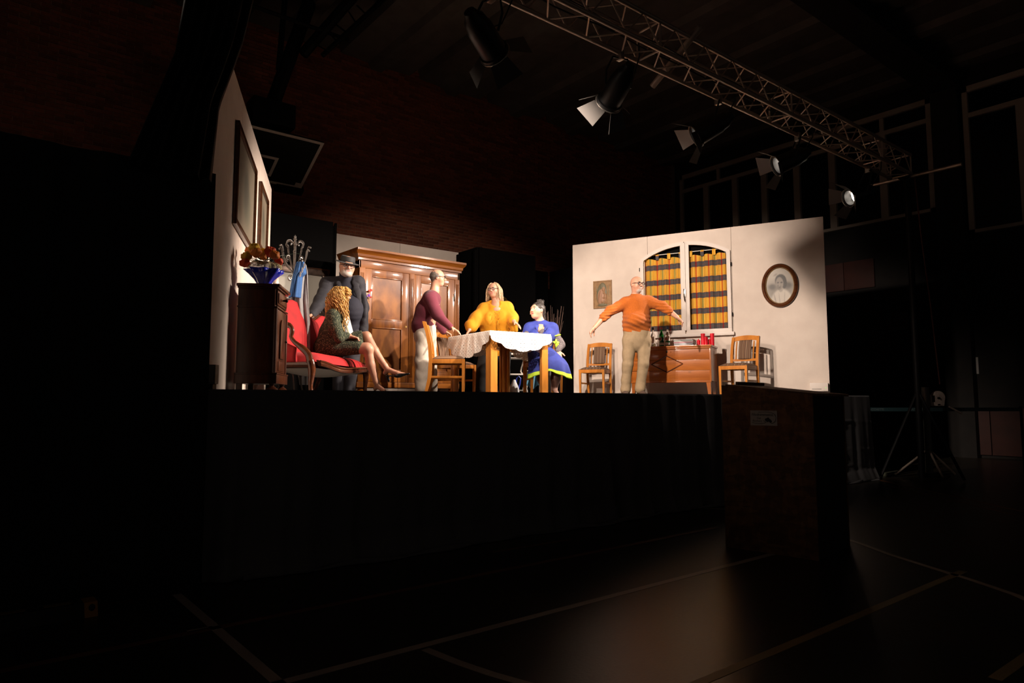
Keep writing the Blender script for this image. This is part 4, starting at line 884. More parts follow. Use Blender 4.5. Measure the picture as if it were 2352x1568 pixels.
# ------------------------------------------------------------------ things hung on the right flat (local frame of the flat)
RX = (RB-RA).normalized(); RN = Vector((RX.y,-RX.x,0))       # RN points to the stage (local -y)
def onflat(s, z, off=.0): return RA+RX*s+RN*off+Vector((0,0,z))
m_winwhite = M('window_white', (.68,.60,.54), .5)
t = thing('casement_window', 'white two leaf arched casement window set in the right flat', 'window', onflat(WC,1.03,0), RZ)
def sash(xa, xb, wd, th, y, name):
    n = 12; xs = np.linspace(xa, xb, n); top = [(x, archz(x+WC)-1.03) for x in xs]; ins = [(min(max(x,xa+wd),xb-wd), archz(x+WC)-1.03-wd*1.05) for x in xs]
    sh = MB().prism([(xa,0),(xb,0),(xb,wd),(xa,wd)], -y-th, -y, 0, TR90).build(name, m_winwhite, t, bevel=.005)
    MB().prism([(xa,wd),(xa+wd,wd),(xa+wd,ins[0][1]),(xa,top[0][1])], -y-th, -y, 0, TR90).build('stile', m_winwhite, sh, bevel=.004)
    MB().prism([(xb-wd,wd),(xb,wd),(xb,top[-1][1]),(xb-wd,ins[-1][1])], -y-th, -y, 0, TR90).build('stile', m_winwhite, sh, bevel=.004)
    b = MB()
    for i in range(n-1): b.prism([ins[i],ins[i+1],top[i+1],top[i]], -y-th, -y, 0, TR90)
    b.build('arched_rail', m_winwhite, sh)
sash(-.765,-.012,.06,.035,-.045,'sash'); sash(.012,.735,.06,.035,-.045,'sash')
MB().box(-.02,.012,-.062,-.008,.05,1.52).build('centre_bead', m_winwhite, t, bevel=.005)
MB().box(-.80,.77,-.07,-.002,-.055,0).build('sill', m_winwhite, t, bevel=.008)
MB().box(-.022,.014,-.085,-.062,.60,.74).build('latch', m_steelchrome, t, bevel=.005); MB().tube([(-.004,-.088,.66),(-.004,-.10,.60),(.004,-.10,.53)], .008, 8).build('handle', m_steelchrome, t, smooth=True)
for x, z in ((-.775,.96),(-.775,1.14),(.745,1.10),(.745,.28)): MB().tube([(x,-.03,z-.03),(x,-.03,z+.03)], .009, 8).build('hinge', m_iron, t, smooth=True)
def plaid():
    m = bpy.data.materials.new('plaid_curtain'); t = nt(m); b = t.nodes['Principled BSDF']; b.inputs['Roughness'].default_value = .9
    uv = t.nodes.new('ShaderNodeUVMap'); uv.uv_map = 'UVMap'; sp = t.nodes.new('ShaderNodeSeparateXYZ'); t.links.new(uv.outputs[0], sp.inputs[0])
    fx = math_node(t,'FRACT',math_node(t,'DIVIDE',sp.outputs[0],.26)); fz_ = math_node(t,'FRACT',math_node(t,'DIVIDE',sp.outputs[1],.262))
    Yl = (.72,.35,.022); Y2 = (.80,.44,.05); Or = (.46,.10,.010); Ol = (.30,.25,.05); Dk = (.10,.075,.03)
    vc = ramp(t, fx, [(0,Or),(.11,Y2),(.22,Dk),(.24,Yl),(.36,Dk),(.38,Yl),(.44,Ol),(.56,Dk),(.575,Y2),(.68,Dk),(.70,Yl),(.82,Dk),(.835,Y2),(.94,Yl)])
    vd = ramp(t, fx, [(0,(.16,.006,.010)),(.11,(.085,.075,.07)),(.22,(.025,.030,.045)),(.25,(.085,.075,.07)),(.36,(.025,.030,.045)),(.39,(.085,.07,.065)),(.44,(.055,.058,.06)),(.56,(.02,.024,.036)),(.585,(.085,.075,.07)),(.68,(.025,.03,.045)),(.71,(.09,.075,.07)),(.82,(.02,.024,.036)),(.845,(.085,.07,.065))])
    hm = ramp(t, fz_, [(0,(1,1,1)),(.36,(0,0,0))]); c = mixc(t, hm, vc, vd)
    rl = ramp(t, fz_, [(0,(.5,.5,.5)),(.014,(0,0,0)),(.17,(.5,.5,.5)),(.185,(0,0,0)),(.345,(.7,.7,.7)),(.36,(0,0,0)),(.43,(.45,.45,.45)),(.445,(0,0,0)),(.93,(.45,.45,.45)),(.945,(0,0,0))])
    c = mixc(t, rl, c, (.36,.035,.012)); t.links.new(c, b.inputs['Base Color']); 
    b.inputs['Sheen Weight'].default_value = .1; return m
m_plaid = plaid()
for xa, xb, lb, ph in ((-.715,-.05,'yellow and grey plaid tab curtain in the left window leaf',.0),(.05,.69,'yellow and grey plaid tab curtain in the right window leaf',.13)):
    t = thing('plaid_curtain', lb, 'curtain', onflat(WC+(xa+xb)/2,1.05,0), RZ, 'plaid window curtains')
    wd = xb-xa; nx, nz = 90, 30; b = MB(); uvs = []
    def cu(u, v):
        x = (u-.5)*wd; z = 1.29*v; y = .055+.016*math.sin(u*wd*62+.7*math.sin(v*3))+.010*math.sin(u*wd*27+1+v); return (x, y, z-.012*math.cos(u*wd*31)*(v > .97))
    b.grid(cu, nx, nz); o = b.build('cloth', m_plaid, t, smooth=True, angle=180); ul = o.data.uv_layers.new(name='UVMap'); n1 = nx+1
    for lp in o.data.loops:
        i = lp.vertex_index % n1; j = lp.vertex_index//n1; ul.data[lp.index].uv = (i/nx*wd*1.25+ph, 1.29*j/nz+.215)
    MB().tube([(-wd/2-.01,.045,1.36),(wd/2+.01,.045,1.36)], .007, 8).build('rod', m_white, t, smooth=True)
    for k in range(4):
        x = -wd/2+.035+(wd-.07)*k/3; pts = [(.045+.012*math.cos(a), 1.36+.012*math.sin(a)) for a in np.linspace(-.2,3.4,8)]
        path = [(.040,1.27)]+[(.032,1.30),(.034,1.36)]+[(.045,1.373),(.056,1.36),(.056,1.28)]
        b = MB(); b.grid(lambda u, v: (x+(u-.5)*.055, np.interp(v,np.linspace(0,1,6),[q[0] for q in path]), np.interp(v,np.linspace(0,1,6),[q[1] for q in path])), 2, 20)
        o = b.build('tab', m_plaid, t, smooth=True, angle=180); ul = o.data.uv_layers.new(name='UVMap')
        for lp in o.data.loops: 
            q = o.data.vertices[lp.vertex_index].co; ul.data[lp.index].uv = (q.x*1.25+.31*k+ph*2, (q.z-1.27)*.6+(.05 if k % 2 else .13))
def oval_ring(a, c, fw, th, T, mat, name, parent, prof=None):
    b = MB(); n = 56; prof = prof or [(0,0),(.0,.55),(.25,.95),(.55,1.0),(.8,.7),(.9,.75),(1,.5),(1,0)]; k = len(prof); vs = []
    for j in range(n):
        an = 2*math.pi*j/n
        for u, h in prof: vs.append(T @ Vector(((a-fw*u)*math.cos(an), -th*h, (c-fw*u)*math.sin(an))))
    fs = [(j*k+i, j*k+(i+1) % k, ((j+1) % n)*k+(i+1) % k, ((j+1) % n)*k+i) for j in range(n) for i in range(k)]
    return b.add(vs, fs).build(name, mat, parent, smooth=True, angle=45)
I4 = Matrix.Identity(4)
t = thing('oval_portrait', 'oval wood framed old photograph of a young woman in white', 'picture', onflat(3.50,1.72,.004), RZ)
oval_ring(.27,.345,.062,.05,I4,wood('oval_frame_wood',(.11,.034,.010),(.05,.014,.005),'x',5,.2,.8),'frame',t); oval_ring(.212,.287,.012,.022,I4,m_gilt,'gilt_slip',t)
picture('photograph', t, .412, .562, [(0,-.25,1.1,.5,(.19,.165,.14),.7),(-.55,-.05,.25,.16,(.08,.07,.06),.6),(.55,-.02,.28,.18,(.09,.08,.07),.6),(.1,-.95,.75,.75,(.46,.41,.35),.12),(-.35,-.8,.05,.4,(.30,.26,.22),.5,.25),(-.05,-.8,.03,.4,(.32,.28,.24),.5,.1),(.3,-.75,.03,.4,(.32,.28,.24),.5,-.1),(.05,-.17,.17,.2,(.30,.265,.225),.2),(.06,.28,.40,.36,(.035,.030,.026),.12),(.30,.12,.20,.30,(.035,.030,.026),.15),(-.02,.12,.27,.36,(.21,.182,.155),.12),(-.08,-.08,.17,.14,(.15,.13,.11),.4),(-.13,.17,.07,.04,(.045,.04,.035),.3),(.12,.17,.08,.045,(.045,.04,.035),.3),(-.03,.05,.035,.12,(.27,.235,.20),.4),(-.02,-.10,.07,.03,(.08,.06,.05),.3),(-.3,.62,.14,.05,(.22,.19,.16),.8,.4)], (.38,.34,.29), at((0,-.008,0)), oval=True)
MB().lathe([(.001,0),(.25,0),(.25,.004),(.001,.004)], 40, 0, Matrix.Diagonal((1,1,1.29,1)) @ Matrix.Rotation(R(90),4,'X')).build('backing', m_frame, t)
t = thing('clay_relief', 'brown clay relief of a veiled mother holding a child', 'relief', onflat(.572,1.795,.003), RZ)
MB().box(-.17,.17,-.014,0,-.243,.243).build('plate', M('clay',(.33,.19,.085),.65,noise=(18,(.24,.13,.055))), t, bevel=.004)
frame_rect(t, .345, .49, .022, .026, bpy.data.materials['clay'], I4, 'raised_edge')
G = (.16,.14,.085); Sk = (.36,.20,.11)
picture('relief', t, .30, .445, [(-.72,.45,.06,.3,(.20,.15,.08),.2,.15,.006),(.72,.3,.05,.5,(.20,.16,.08),.2,.05,.006),(-.1,.05,.62,.88,G,.06,-.25,.020),(.05,.55,.42,.36,G,.08,-.5,.026),(-.15,-.2,.45,.62,(.38,.21,.13),.06,-.2,.030),(-.35,-.1,.06,.45,(.26,.14,.08),.3,-.25),(-.1,-.3,.05,.4,(.27,.145,.085),.3,-.2),(.18,.36,.20,.22,Sk,.08,-.3,.036),(.26,.34,.04,.02,(.16,.08,.04),.3),(.22,.10,.15,.13,(.34,.19,.10),.1,0,.036),(.38,-.18,.17,.24,Sk,.1,.3,.036),(.2,-.28,.2,.07,Sk,.1,.2,.038),(.32,-.55,.08,.26,Sk,.1,-.1,.036),(.5,-.6,.07,.24,Sk,.1,.2,.034),(.0,-.85,.6,.12,G,.1,0,.022),(-.02,-.62,.12,.12,Sk,.1,0,.034)], (.30,.175,.075), at((0,-.013,0)), n=(60,90), rough=.6)
t = thing('wall_heater', 'low white wall unit with green light at the right foot of the flat', 'heater', onflat(4.00,.07,.004), RZ)
MB().box(-.12,.13,-.06,0,0,.125).build('housing', m_winwhite, t, bevel=.008); MB().box(-.09,.04,-.063,-.06,.03,.036).build('slot', m_ink, t); MB().ball((.10,-.062,.05), .005, 8).build('indicator', bpy.data.materials['green_led'], t)
# oval gilt painting on the black flat
t = thing('oval_painting', 'small oval gilt framed painting of a veiled woman on black', 'picture', (7.72,10.005,STAGE+1.615), R(-1.7))
oval_ring(.20,.265,.052,.045,I4,m_gilt,'frame',t)
picture('canvas', t, .31, .44, [(-.1,-.1,.6,.9,(.012,.022,.018),.2),(.15,-.5,.5,.5,(.05,.022,.010),.3),(.22,.12,.24,.32,(.28,.12,.035),.2),(.12,.3,.3,.3,(.03,.015,.006),.3),(.30,.16,.04,.02,(.05,.02,.01),.4),(.18,.16,.04,.02,(.05,.02,.01),.4),(-.15,-.5,.35,.25,(.16,.07,.02),.3)], (.010,.012,.010), at((0,-.010,0)), oval=True, n=(50,60))
MB().lathe([(.001,0),(.18,0),(.18,.004),(.001,.004)], 32, 0, Matrix.Diagonal((1,1,1.35,1)) @ Matrix.Rotation(R(90),4,'X')).build('backing', m_frame, t)
MB().tube([(.0+.014*math.cos(a),-.02,.275+.014*math.sin(a)) for a in np.linspace(0,6.283,12)[:-1]], .003, 5, True).build('hanging_ring', m_gilt, t)

# ------------------------------------------------------------------ small things behind the table
c = P(1180,905,10.45); t = thing('metal_trolley', 'white metal side table with curved legs behind the dining table', 'side table', (c.x,c.y,STAGE), R(-30))
MB().box(-.24,.20,-.17,.17,.62,.645).build('top', m_white, t, bevel=.006); MB().box(-.22,.18,-.155,.155,.565,.58).build('tray', M('tray_grey',(.40,.37,.34),.5), t, bevel=.004)
for sx in (-.22,.18):
    for sy in (-.15,.15):
        MB().tube([(sx,sy,.62),(sx+.0,sy,.55),(sx-.035,sy,.44),(sx-.045,sy,.38),(sx,sy,.31),(sx+.01,sy,.22),(sx-.01,sy,.10),(sx+.02,sy,.0)], .011, 8).build('leg', m_white, t, smooth=True)
MB().box(-.23,.19,-.16,.16,.315,.335).build('shelf', m_white, t, bevel=.004); MB().tube([(-.22,-.15,.08),(.19,-.15,.08)], .010, 6).build('stretcher', m_white, t, smooth=True)
zz = c+Vector((-.02,-.0,0)); t = thing('serving_dish', 'dark serving dish standing on the white metal side table', 'dish', (c.x+.02,c.y-.02,STAGE+.6455))
MB().lathe([(.001,.0),(.06,.0),(.10,.03),(.11,.045),(.105,.045),(.06,.01),(.001,.008)], 24).build('bowl', m_iron, t, smooth=True); MB().lathe([(.11,.04),(.114,.044),(.11,.048)], 24).build('rim', m_steelchrome, t, smooth=True)
c2 = P(1181,905,10.15); t = thing('watering_jug', 'white plastic jug with blue loop handle under the side table', 'jug', (c2.x,c2.y,STAGE), R(-39))
MB().lathe([(.001,0),(.075,0),(.08,.02),(.07,.12),(.03,.21),(.02,.24),(.001,.24)], 20).build('body', M('jug_white',(.62,.64,.68),.45), t, smooth=True)
MB().tube([(.03,0,.20),(.035,0,.26),(.065,0,.29),(.095,0,.26),(.085,0,.18),(.06,0,.09)], .011, 8).build('handle', M('jug_blue',(.02,.05,.40),.4), t, smooth=True)
c3 = P(1222,905,9.95); t = thing('blue_cloth', 'light blue cloth draped low behind the chair of the woman in blue', 'cloth', (c3.x,c3.y,STAGE+.12), R(-39))
def bc(u, v): return ((u-.5)*.20*(1+.2*v), .03*math.sin(u*16+v*3), .24*(1-v)+.03*math.sin(u*9)*v)
o = MB().grid(bc, 24, 12).build('cloth', M('pale_blue_cotton',(.16,.42,.60),.85), t, smooth=True, angle=180); solid(o, .004)
MB().tube([(-.11,0,.24),(.11,0,.24)], .008, 6).build('hanging_rail', m_white, t); MB().tube([(-.11,0,.24),(-.11,0,-.12)], .008, 6).build('rail_leg', m_white, t); MB().tube([(.11,0,.24),(.11,0,-.12)], .008, 6).build('rail_leg', m_white, t)
c4 = P(1266,905,10.55); t = thing('branch_vase', 'tall dark vase of dry brown twigs behind the woman in blue', 'vase', (c4.x,c4.y,STAGE))
MB().lathe([(.001,0),(.07,0),(.085,.06),(.09,.2),(.06,.38),(.045,.46),(.055,.5),(.05,.5),(.04,.46),(.001,.44)], 20).build('vase', M('vase_dark',(.02,.015,.012),.4), t, smooth=True)
m_twig = M('twig_brown', (.05,.019,.009), .7)
for k in range(34):
    a = -.9+.065*k+random.uniform(-.1,.1); q = Vector((math.sin(AZ),-math.cos(AZ),0)); fw = Vector((math.cos(AZ),math.sin(AZ),0)); off = q*(.20*math.sin(a)+random.uniform(-.03,.03))+fw*random.uniform(-.08,.08); zt = random.uniform(1.16,1.44)
    MB().tube([q*.02*math.sin(a)+Vector((0,0,.40)), q*.03*math.sin(a)+off*.45+Vector((0,0,.85)), off+Vector((0,0,zt))], [.005,.004,.002], 5).build('twig', m_twig, t)

# ------------------------------------------------------------------ lectern in front of the stage
def osb():
    m = bpy.data.materials.new('strand_board'); t = nt(m); b = t.nodes['Principled BSDF']; b.inputs['Roughness'].default_value = .7
    tc = t.nodes.new('ShaderNodeTexCoord'); cols = []
    for k, (sx, sz, rot) in enumerate(((9,30,.3),(30,9,.9),(16,20,1.7))):
        mp = t.nodes.new('ShaderNodeMapping'); mp.inputs['Scale'].default_value = (sx,sx,sz); mp.inputs['Rotation'].default_value = (rot,rot*.6,rot); vo = t.nodes.new('ShaderNodeTexVoronoi'); vo.inputs['Scale'].default_value = 1.
        t.links.new(tc.outputs['Object'], mp.inputs[0]); t.links.new(mp.outputs[0], vo.inputs['Vector']); cols.append(vo.outputs['Color'])
    sp = [t.nodes.new('ShaderNodeSeparateColor') for _ in cols]; [t.links.new(c_, s_.inputs[0]) for c_, s_ in zip(cols, sp)]
    v = math_node(t,'DIVIDE',math_node(t,'ADD',math_node(t,'ADD',sp[0].outputs[0],sp[1].outputs[1]),sp[2].outputs[0]),3.)
    c = ramp(t, v, [(0,(.06,.024,.009)),(.35,(.12,.05,.018)),(.6,(.19,.085,.03)),(1,(.28,.14,.055))], 'LINEAR'); t.links.new(c, b.inputs['Base Color']); return m
m_osb = osb()
pa, pb, pc_ = Vector((4.769,3.262,0)), Vector((4.869,2.559,0)), Vector((5.564,2.485,0))
ux_ = (pb-pa).normalized(); rz = math.atan2(ux_.y, ux_.x); t = thing('lectern', 'strand board lectern with slanted top standing before the stage', 'lectern', pa, rz)
Lw, Ld = (pb-pa).length, .70        # local x from far end to near end, local +y away to the right
def sideb(y): return MB().prism([(0,0),(Lw,0),(Lw,1.195),(0,1.275)], -y-.018, -y, 0, TR90)
sideb(0).build('side_board', m_osb, t); sideb(Ld-.018).build('side_board', m_osb, t)
MB().box(0,.018,.018,Ld-.018,0,1.25).build('front_board', m_osb, t); m_osbunlit = M('lectern_unlit', (.012,.011,.010), .8)
MB().box(Lw-.02,Lw-.005,.018,Ld-.018,0,1.16).build('rear_board', m_osbunlit, t)  # near-black colour holds the shade of the unlit back
Ts = at((Lw/2,Ld/2,1.236)) @ Matrix.Rotation(math.atan2(.08,Lw),4,'Y'); MB().box(-Lw/2+.02,Lw/2+.03,-Ld/2+.02,Ld/2+.03,-.009,.009,0,Ts).build('desk_board', m_osb, t, bevel=.002)
MB().box(-Lw/2+.02,-Lw/2+.04,-Ld/2+.2,Ld/2+.03,.009,.035,0,Ts).build('ledge', m_osb, t, bevel=.003)
stk = MB().box(.235,.445,-.0025,0,.96,1.075).build('sticker', m_paper, t)
def text_part(body, size, parent, T, mat, name='lettering', shear=0.):
    cu_ = bpy.data.curves.new('txt','FONT'); cu_.body = body; cu_.size = size; cu_.shear = shear; cu_.extrude = .0004; cu_.resolution_u = 2; to_ = bpy.data.objects.new('txt', cu_); COL.objects.link(to_)
    dg = bpy.context.evaluated_depsgraph_get(); me = bpy.data.meshes.new_from_object(to_.evaluated_get(dg)); bpy.data.objects.remove(to_); me.transform(T); me.materials.clear(); me.materials.append(mat); return link(name, me, parent)
RT = Matrix.Rotation(R(90),4,'X')
for s_, z, x, sz in (('Filodrammatica',1.035,.245,.027),('Gat',1.010,.285,.022),('Rocharz',.988,.252,.022)): text_part(s_, sz, stk, at((x,-.004,z)) @ RT, m_ink, shear=.2)
MB().tube([(x,-.004,z) for x, z in bez([(.30,1.062),(.36,1.066),(.44,1.07),(.437,1.02)],12)+bez([(.437,1.02),(.434,.98),(.40,.97),(.392,.985)],10)[1:]], .0016, 5).build('curl_line', m_ink, stk)
MB().tube([(x,-.004,z) for x, z in bez([(.25,.982),(.29,.972),(.34,.972),(.36,.985)],10)+bez([(.36,.985),(.35,.995),(.338,.992),(.342,1.0)],6)[1:]], .0016, 5).build('curl_line', m_ink, stk)
for k, (x, z, r_) in enumerate(((.362,1.005,.012),(.375,1.012,.011),(.386,1.0,.012),(.395,.993,.010),(.37,.997,.010))): MB().ball((x,-.004,z), (r_,.001,r_), 8).build('emblem', m_ink, stk)

# ------------------------------------------------------------------ right-hand floor: net post with winch, tape, mats
t = thing('net_post', 'grey volleyball net post with white winch on a tripod foot', 'net post', (11.51,4.25,0), R(-38.6))
MB().tube([(0,0,.05),(0,0,1.36)], .05, 14).build('post', M('post_grey',(.10,.10,.085),.5), t, smooth=True)
for dx, dy in ((-.5,.05),(.45,.1),(-.05,-.4)): MB().tube([(0,0,.42),(dx,dy,.03)], .016, 8).build('brace', m_truss, t, smooth=True)
MB().box(-.12,.12,-.12,.12,0,.06).build('foot_plate', m_dark, t, bevel=.01)
wc = MB(); wp = [(.0,-.10),(.21,-.10),(.22,-.02)]+arc(.13,.03,.10,-20,175,14)+[(.0,.08)]; wc.prism(wp, -.09, -.03, 0, at((.09,0,1.17)) @ RT)
wm = wc.build('winch_housing', M('winch_white',(.52,.42,.36),.55,noise=(25,(.40,.31,.27))), t, bevel=.006)
for x, z, r_ in ((.21,1.19,.018),(.21,1.09,.014)): MB().lathe([(.0005,0),(r_,0),(r_,.006),(.0005,.006)], 12, 0, at((x,.097,z)) @ RT).build('bolt', m_iron, wm) if False else MB().ball((x,.028,z), (r_,.006,r_), 10).build('bolt', m_iron, wm)
MB().box(.115,.155,.026,.031,1.13,1.23).build('type_plate', m_iron, wm)
for x, z, r_ in ((.21,1.19,.018),(.21,1.09,.014)): MB().ball((x,-.0,z), (r_,.006,r_), 10).build('bolt', m_iron, wm)
MB().tube([(.33,-.03,1.06),(.44,-.03,1.00),(.52,-.03,.955)], [.010,.016,.018], 8).build('crank_handle', bpy.data.materials['winch_white'], t, smooth=True)
for p in kids(wm): pass
tp0, tp1 = P(1990,940,10.95), P(2345,941,11.0)
d = (tp1-tp0); t = thing('barrier_tape', 'dark teal printed tape stretched across the hall beside the net post', 'tape', tp0, math.atan2(d.y,d.x)); m_tape = M('tape_teal', (.006,.020,.023), .5); L_ = d.length
MB().box(0,L_,-.002,.002,-.03,.03).build('band', m_tape, t)
for x in (.02,.70,1.95): text_part('FACCHETTI', .05, t, at((x,-.004,-.018)) @ RT, M('tape_print%d' % int(x*10),(.08,.10,.10),.6))
for x in (0,L_): MB().tube([(x,0,-tp0.z),(x,0,.05)], .02, 8).build('pole', m_dark, t, smooth=True)
t = thing('floor_mat', 'low greenish mat lying on the floor at the right end of the stage', 'mat', (11.35,5.0,0), R(8))
MB().box(-.3,.35,-.30,.28,.0,.05).build('mat', M('mat_green',(.06,.065,.04),.8), t, bevel=.012); MB().box(-.3,.35,-.305,-.30,.02,.03).build('mat_seam', m_line_y, t)
# cable ramp in the left foreground
c = (0.40,4.42,0); t = thing('cable_ramp', 'dark cable protector with yellow end cap on the floor at left', 'cable ramp', c, R(2)); m_rub = M('rubber', (.012,.012,.010), .7); m_yel = M('ramp_yellow', (.38,.17,.01), .55)
MB().prism([(-.09,0),(.09,0),(.055,.07),(-.055,.07)], -.45, .20, 0, Matrix.Rotation(R(90),4,'Y') @ Matrix.Rotation(R(90),4,'Z')).build('body', m_rub, t, bevel=.006)
MB().prism([(-.092,0),(.092,0),(.057,.072),(-.057,.072)], .155, .218, 0, Matrix.Rotation(R(90),4,'Y') @ Matrix.Rotation(R(90),4,'Z')).build('end_cap', m_yel, t, bevel=.004); MB().ball((.19,-.072,.045), (.016,.012,.02), 10).build('lug_hole', m_ink, t)
MB().box(.218,.221,-.03,.03,.02,.045).build('cable_slot', m_ink, t)
for k in range(3): MB().box(-.42+.2*k,-.30+.2*k,-.02,.02,.069,.073).build('yellow_marking', M('ramp_worn%d' % k,(.16,.09,.015),.6), t)

# ------------------------------------------------------------------ people
SKIN = (.52,.265,.175)
m_skin = M('skin', SKIN, .5, vcol=True); m_eye = M('eye_white', (.72,.68,.64), .25); m_iris = M('eye_dark', (.03,.018,.012), .2); m_spec = M('glasses_frame', (.02,.012,.010), .35); m_mic = M('mic_beige', (.55,.36,.26), .5)
def person(label, px, d0, floor=True):
    c = P(px, 905, d0); t = thing('person', label, 'person', (c.x, c.y, STAGE)); return t
class View:
    """local directions of a figure: towards the audience seat, to its right hand side in the hall, up"""
    def __init__(s, px, d0):
        a = P(px, 784, d0); s.d0 = d0; s.c = Vector((-a.x, -a.y, 0)).normalized(); s.r = Vector((-s.c.y, s.c.x, 0)); s.u = Vector((0,0,1))
    def J(s, px, py, dd=0.): return P(px, py, s.d0+dd)
    def dir(s, yaw, pitch=0.):
        y = R(yaw); q = R(pitch); return ((s.c*math.cos(y)+s.r*math.sin(y))*math.cos(q)+s.u*math.sin(q)).normalized()
class Head:
    def __init__(s, c, f, up, h=.118):
        s.c = Vector(c); s.f = Vector(f).normalized(); s.r = s.f.cross(Vector(up)).normalized(); s.u = s.r.cross(s.f).normalized(); s.h = h
        s.ax = np.array([[s.r[i], s.f[i], s.u[i]] for i in range(3)], np.float32)
    def p(s, x, y, z): return s.c+(s.r*x+s.f*y+s.u*z)*s.h
    def T(s):
        m = Matrix.Identity(4)
        for i in range(3): m[i][0], m[i][1], m[i][2], m[i][3] = s.r[i]*s.h, s.f[i]*s.h, s.u[i]*s.h, s.c[i]
        return m
    def e(s, x, y, z, rx, ry, rz, k=.25): return ell(s.p(x,y,z), (rx*s.h, ry*s.h, rz*s.h), s.ax, k*s.h)
    def cp(s, a, b, ra, rb, k=.15): return cap(s.p(*a), s.p(*b), ra*s.h, rb*s.h, k*s.h)
    def prims(s, full=0., beard=0.):
        q = [s.e(0,-.12,.20,.66,.82,.78), s.e(0,.12,-.22,.54+full*.1,.60,.74), s.e(0,.36,-.74,.30+full*.08,.30,.24,.3), s.e(.36,.38,-.24,.22+full*.05,.25,.26), s.e(-.36,.38,-.24,.22+full*.05,.25,.26),
             s.cp((-.26,.64,.19),(.26,.64,.19),.11,.11,.2), s.cp((0,.72,.10),(0,.90,-.20),.065,.115,.14), s.e(.085,.80,-.24,.08,.09,.07,.08), s.e(-.085,.80,-.24,.08,.09,.07,.08)]
        for sx in (-1,1): q += [sub(s.e(sx*.27,.80,.04,.17,.15,.085,.12)), s.e(sx*.66,-.06,-.06,.07,.17,.25,.08)]
        q += [s.cp((-.19,.66,-.46),(.19,.66,-.46),.055,.055,.08), s.cp((-.13,.665,-.54),(.13,.665,-.54),.06,.06,.07)]
        if beard: q += [s.e(0,.42,-.78,.42,.34,.26,.2), s.e(.4,.2,-.55,.16,.34,.32,.2), s.e(-.4,.2,-.55,.16,.34,.32,.2), s.cp((-.2,.70,-.36),(.2,.70,-.36),.06,.06,.1)]
        return q
    def paint(s, spots):
        """spots in head units: (x, y, z, rx, ry, rz, colour, softness)"""
        def fn(V):
            C_ = np.ones((len(V),3))*np.array(SKIN); q = (V-np.array(s.c))@s.ax/s.h
            for sp in spots:
                d = np.sqrt(((q-np.array(sp[0:3]))**2/np.array(sp[3:6])**2).sum(1)); al = np.clip((1+sp[7]-d)/(2*sp[7]), 0, 1)[:,None]*(sp[8] if len(sp) > 8 else 1); C_ = C_*(1-al)+np.array(sp[6])*al
            return C_
        return fn
    def eyes(s, t, look=(0,0)):
        for sx in (-1,1):
            c = s.p(sx*.265,.60,.035); b = MB().ball(c-Vector(t.location), s.h*.112, 14); d = (s.f+s.r*look[0]+s.u*look[1]).normalized(); b.ball(c-Vector(t.location)+d*s.h*.075, s.h*.062, 10, 1); b.build('eye', [m_eye, m_iris], t, smooth=True)
    def glasses(s, t, r=.19, square=1., z=.03, mat=None, y=.86):
        b = MB(); o = Vector(t.location)
        for sx in (-1,1):
            pts = [s.p(sx*.27+r*1.1*math.copysign(abs(math.cos(a))**square, math.cos(a)), y-.06*abs(math.cos(a)) , z+r*.9*math.copysign(abs(math.sin(a))**square, math.sin(a)))-o for a in np.linspace(0,6.283,24)[:-1]]
            b.tube(pts, s.h*.030, 6, True)
            b.tube([s.p(sx*(.27+r*1.1),y-.05,z+.04)-o, s.p(sx*.66,.45,z+.06)-o, s.p(sx*.70,.0,z+.03)-o, s.p(sx*.69,-.14,z-.10)-o], s.h*.026, 6)
        b.tube([s.p(-.09,y,z+.04)-o, s.p(0,y+.05,z+.08)-o, s.p(.09,y,z+.04)-o], s.h*.026, 6)
        g = b.build('glasses', mat or m_spec, t, smooth=True)
        bl = MB()
        for sx in (-1,1): bl.lathe([(.0005,0),(r*s.h*.98,0),(r*s.h*.98,.0012),(.0005,.0012)], 20, 0, at(s.p(sx*.27,y-.03,z)-o) @ (s.f.to_track_quat('Z','Y').to_matrix().to_4x4()))
        bl.build('lens', m_lensglass, g)
    def mic(s, t, side):
        o = Vector(t.location); MB().tube([s.p(side*.70,-.05,-.1)-o, s.p(side*.62,.25,-.32)-o, s.p(side*.42,.62,-.48)-o], s.h*.020, 5).ball(s.p(side*.41,.64,-.48)-o, s.h*.05, 8).build('headset_microphone', m_mic, t, smooth=True)
m_lensglass = M('lens_glass', (.25,.25,.25), .03, alpha=.05)
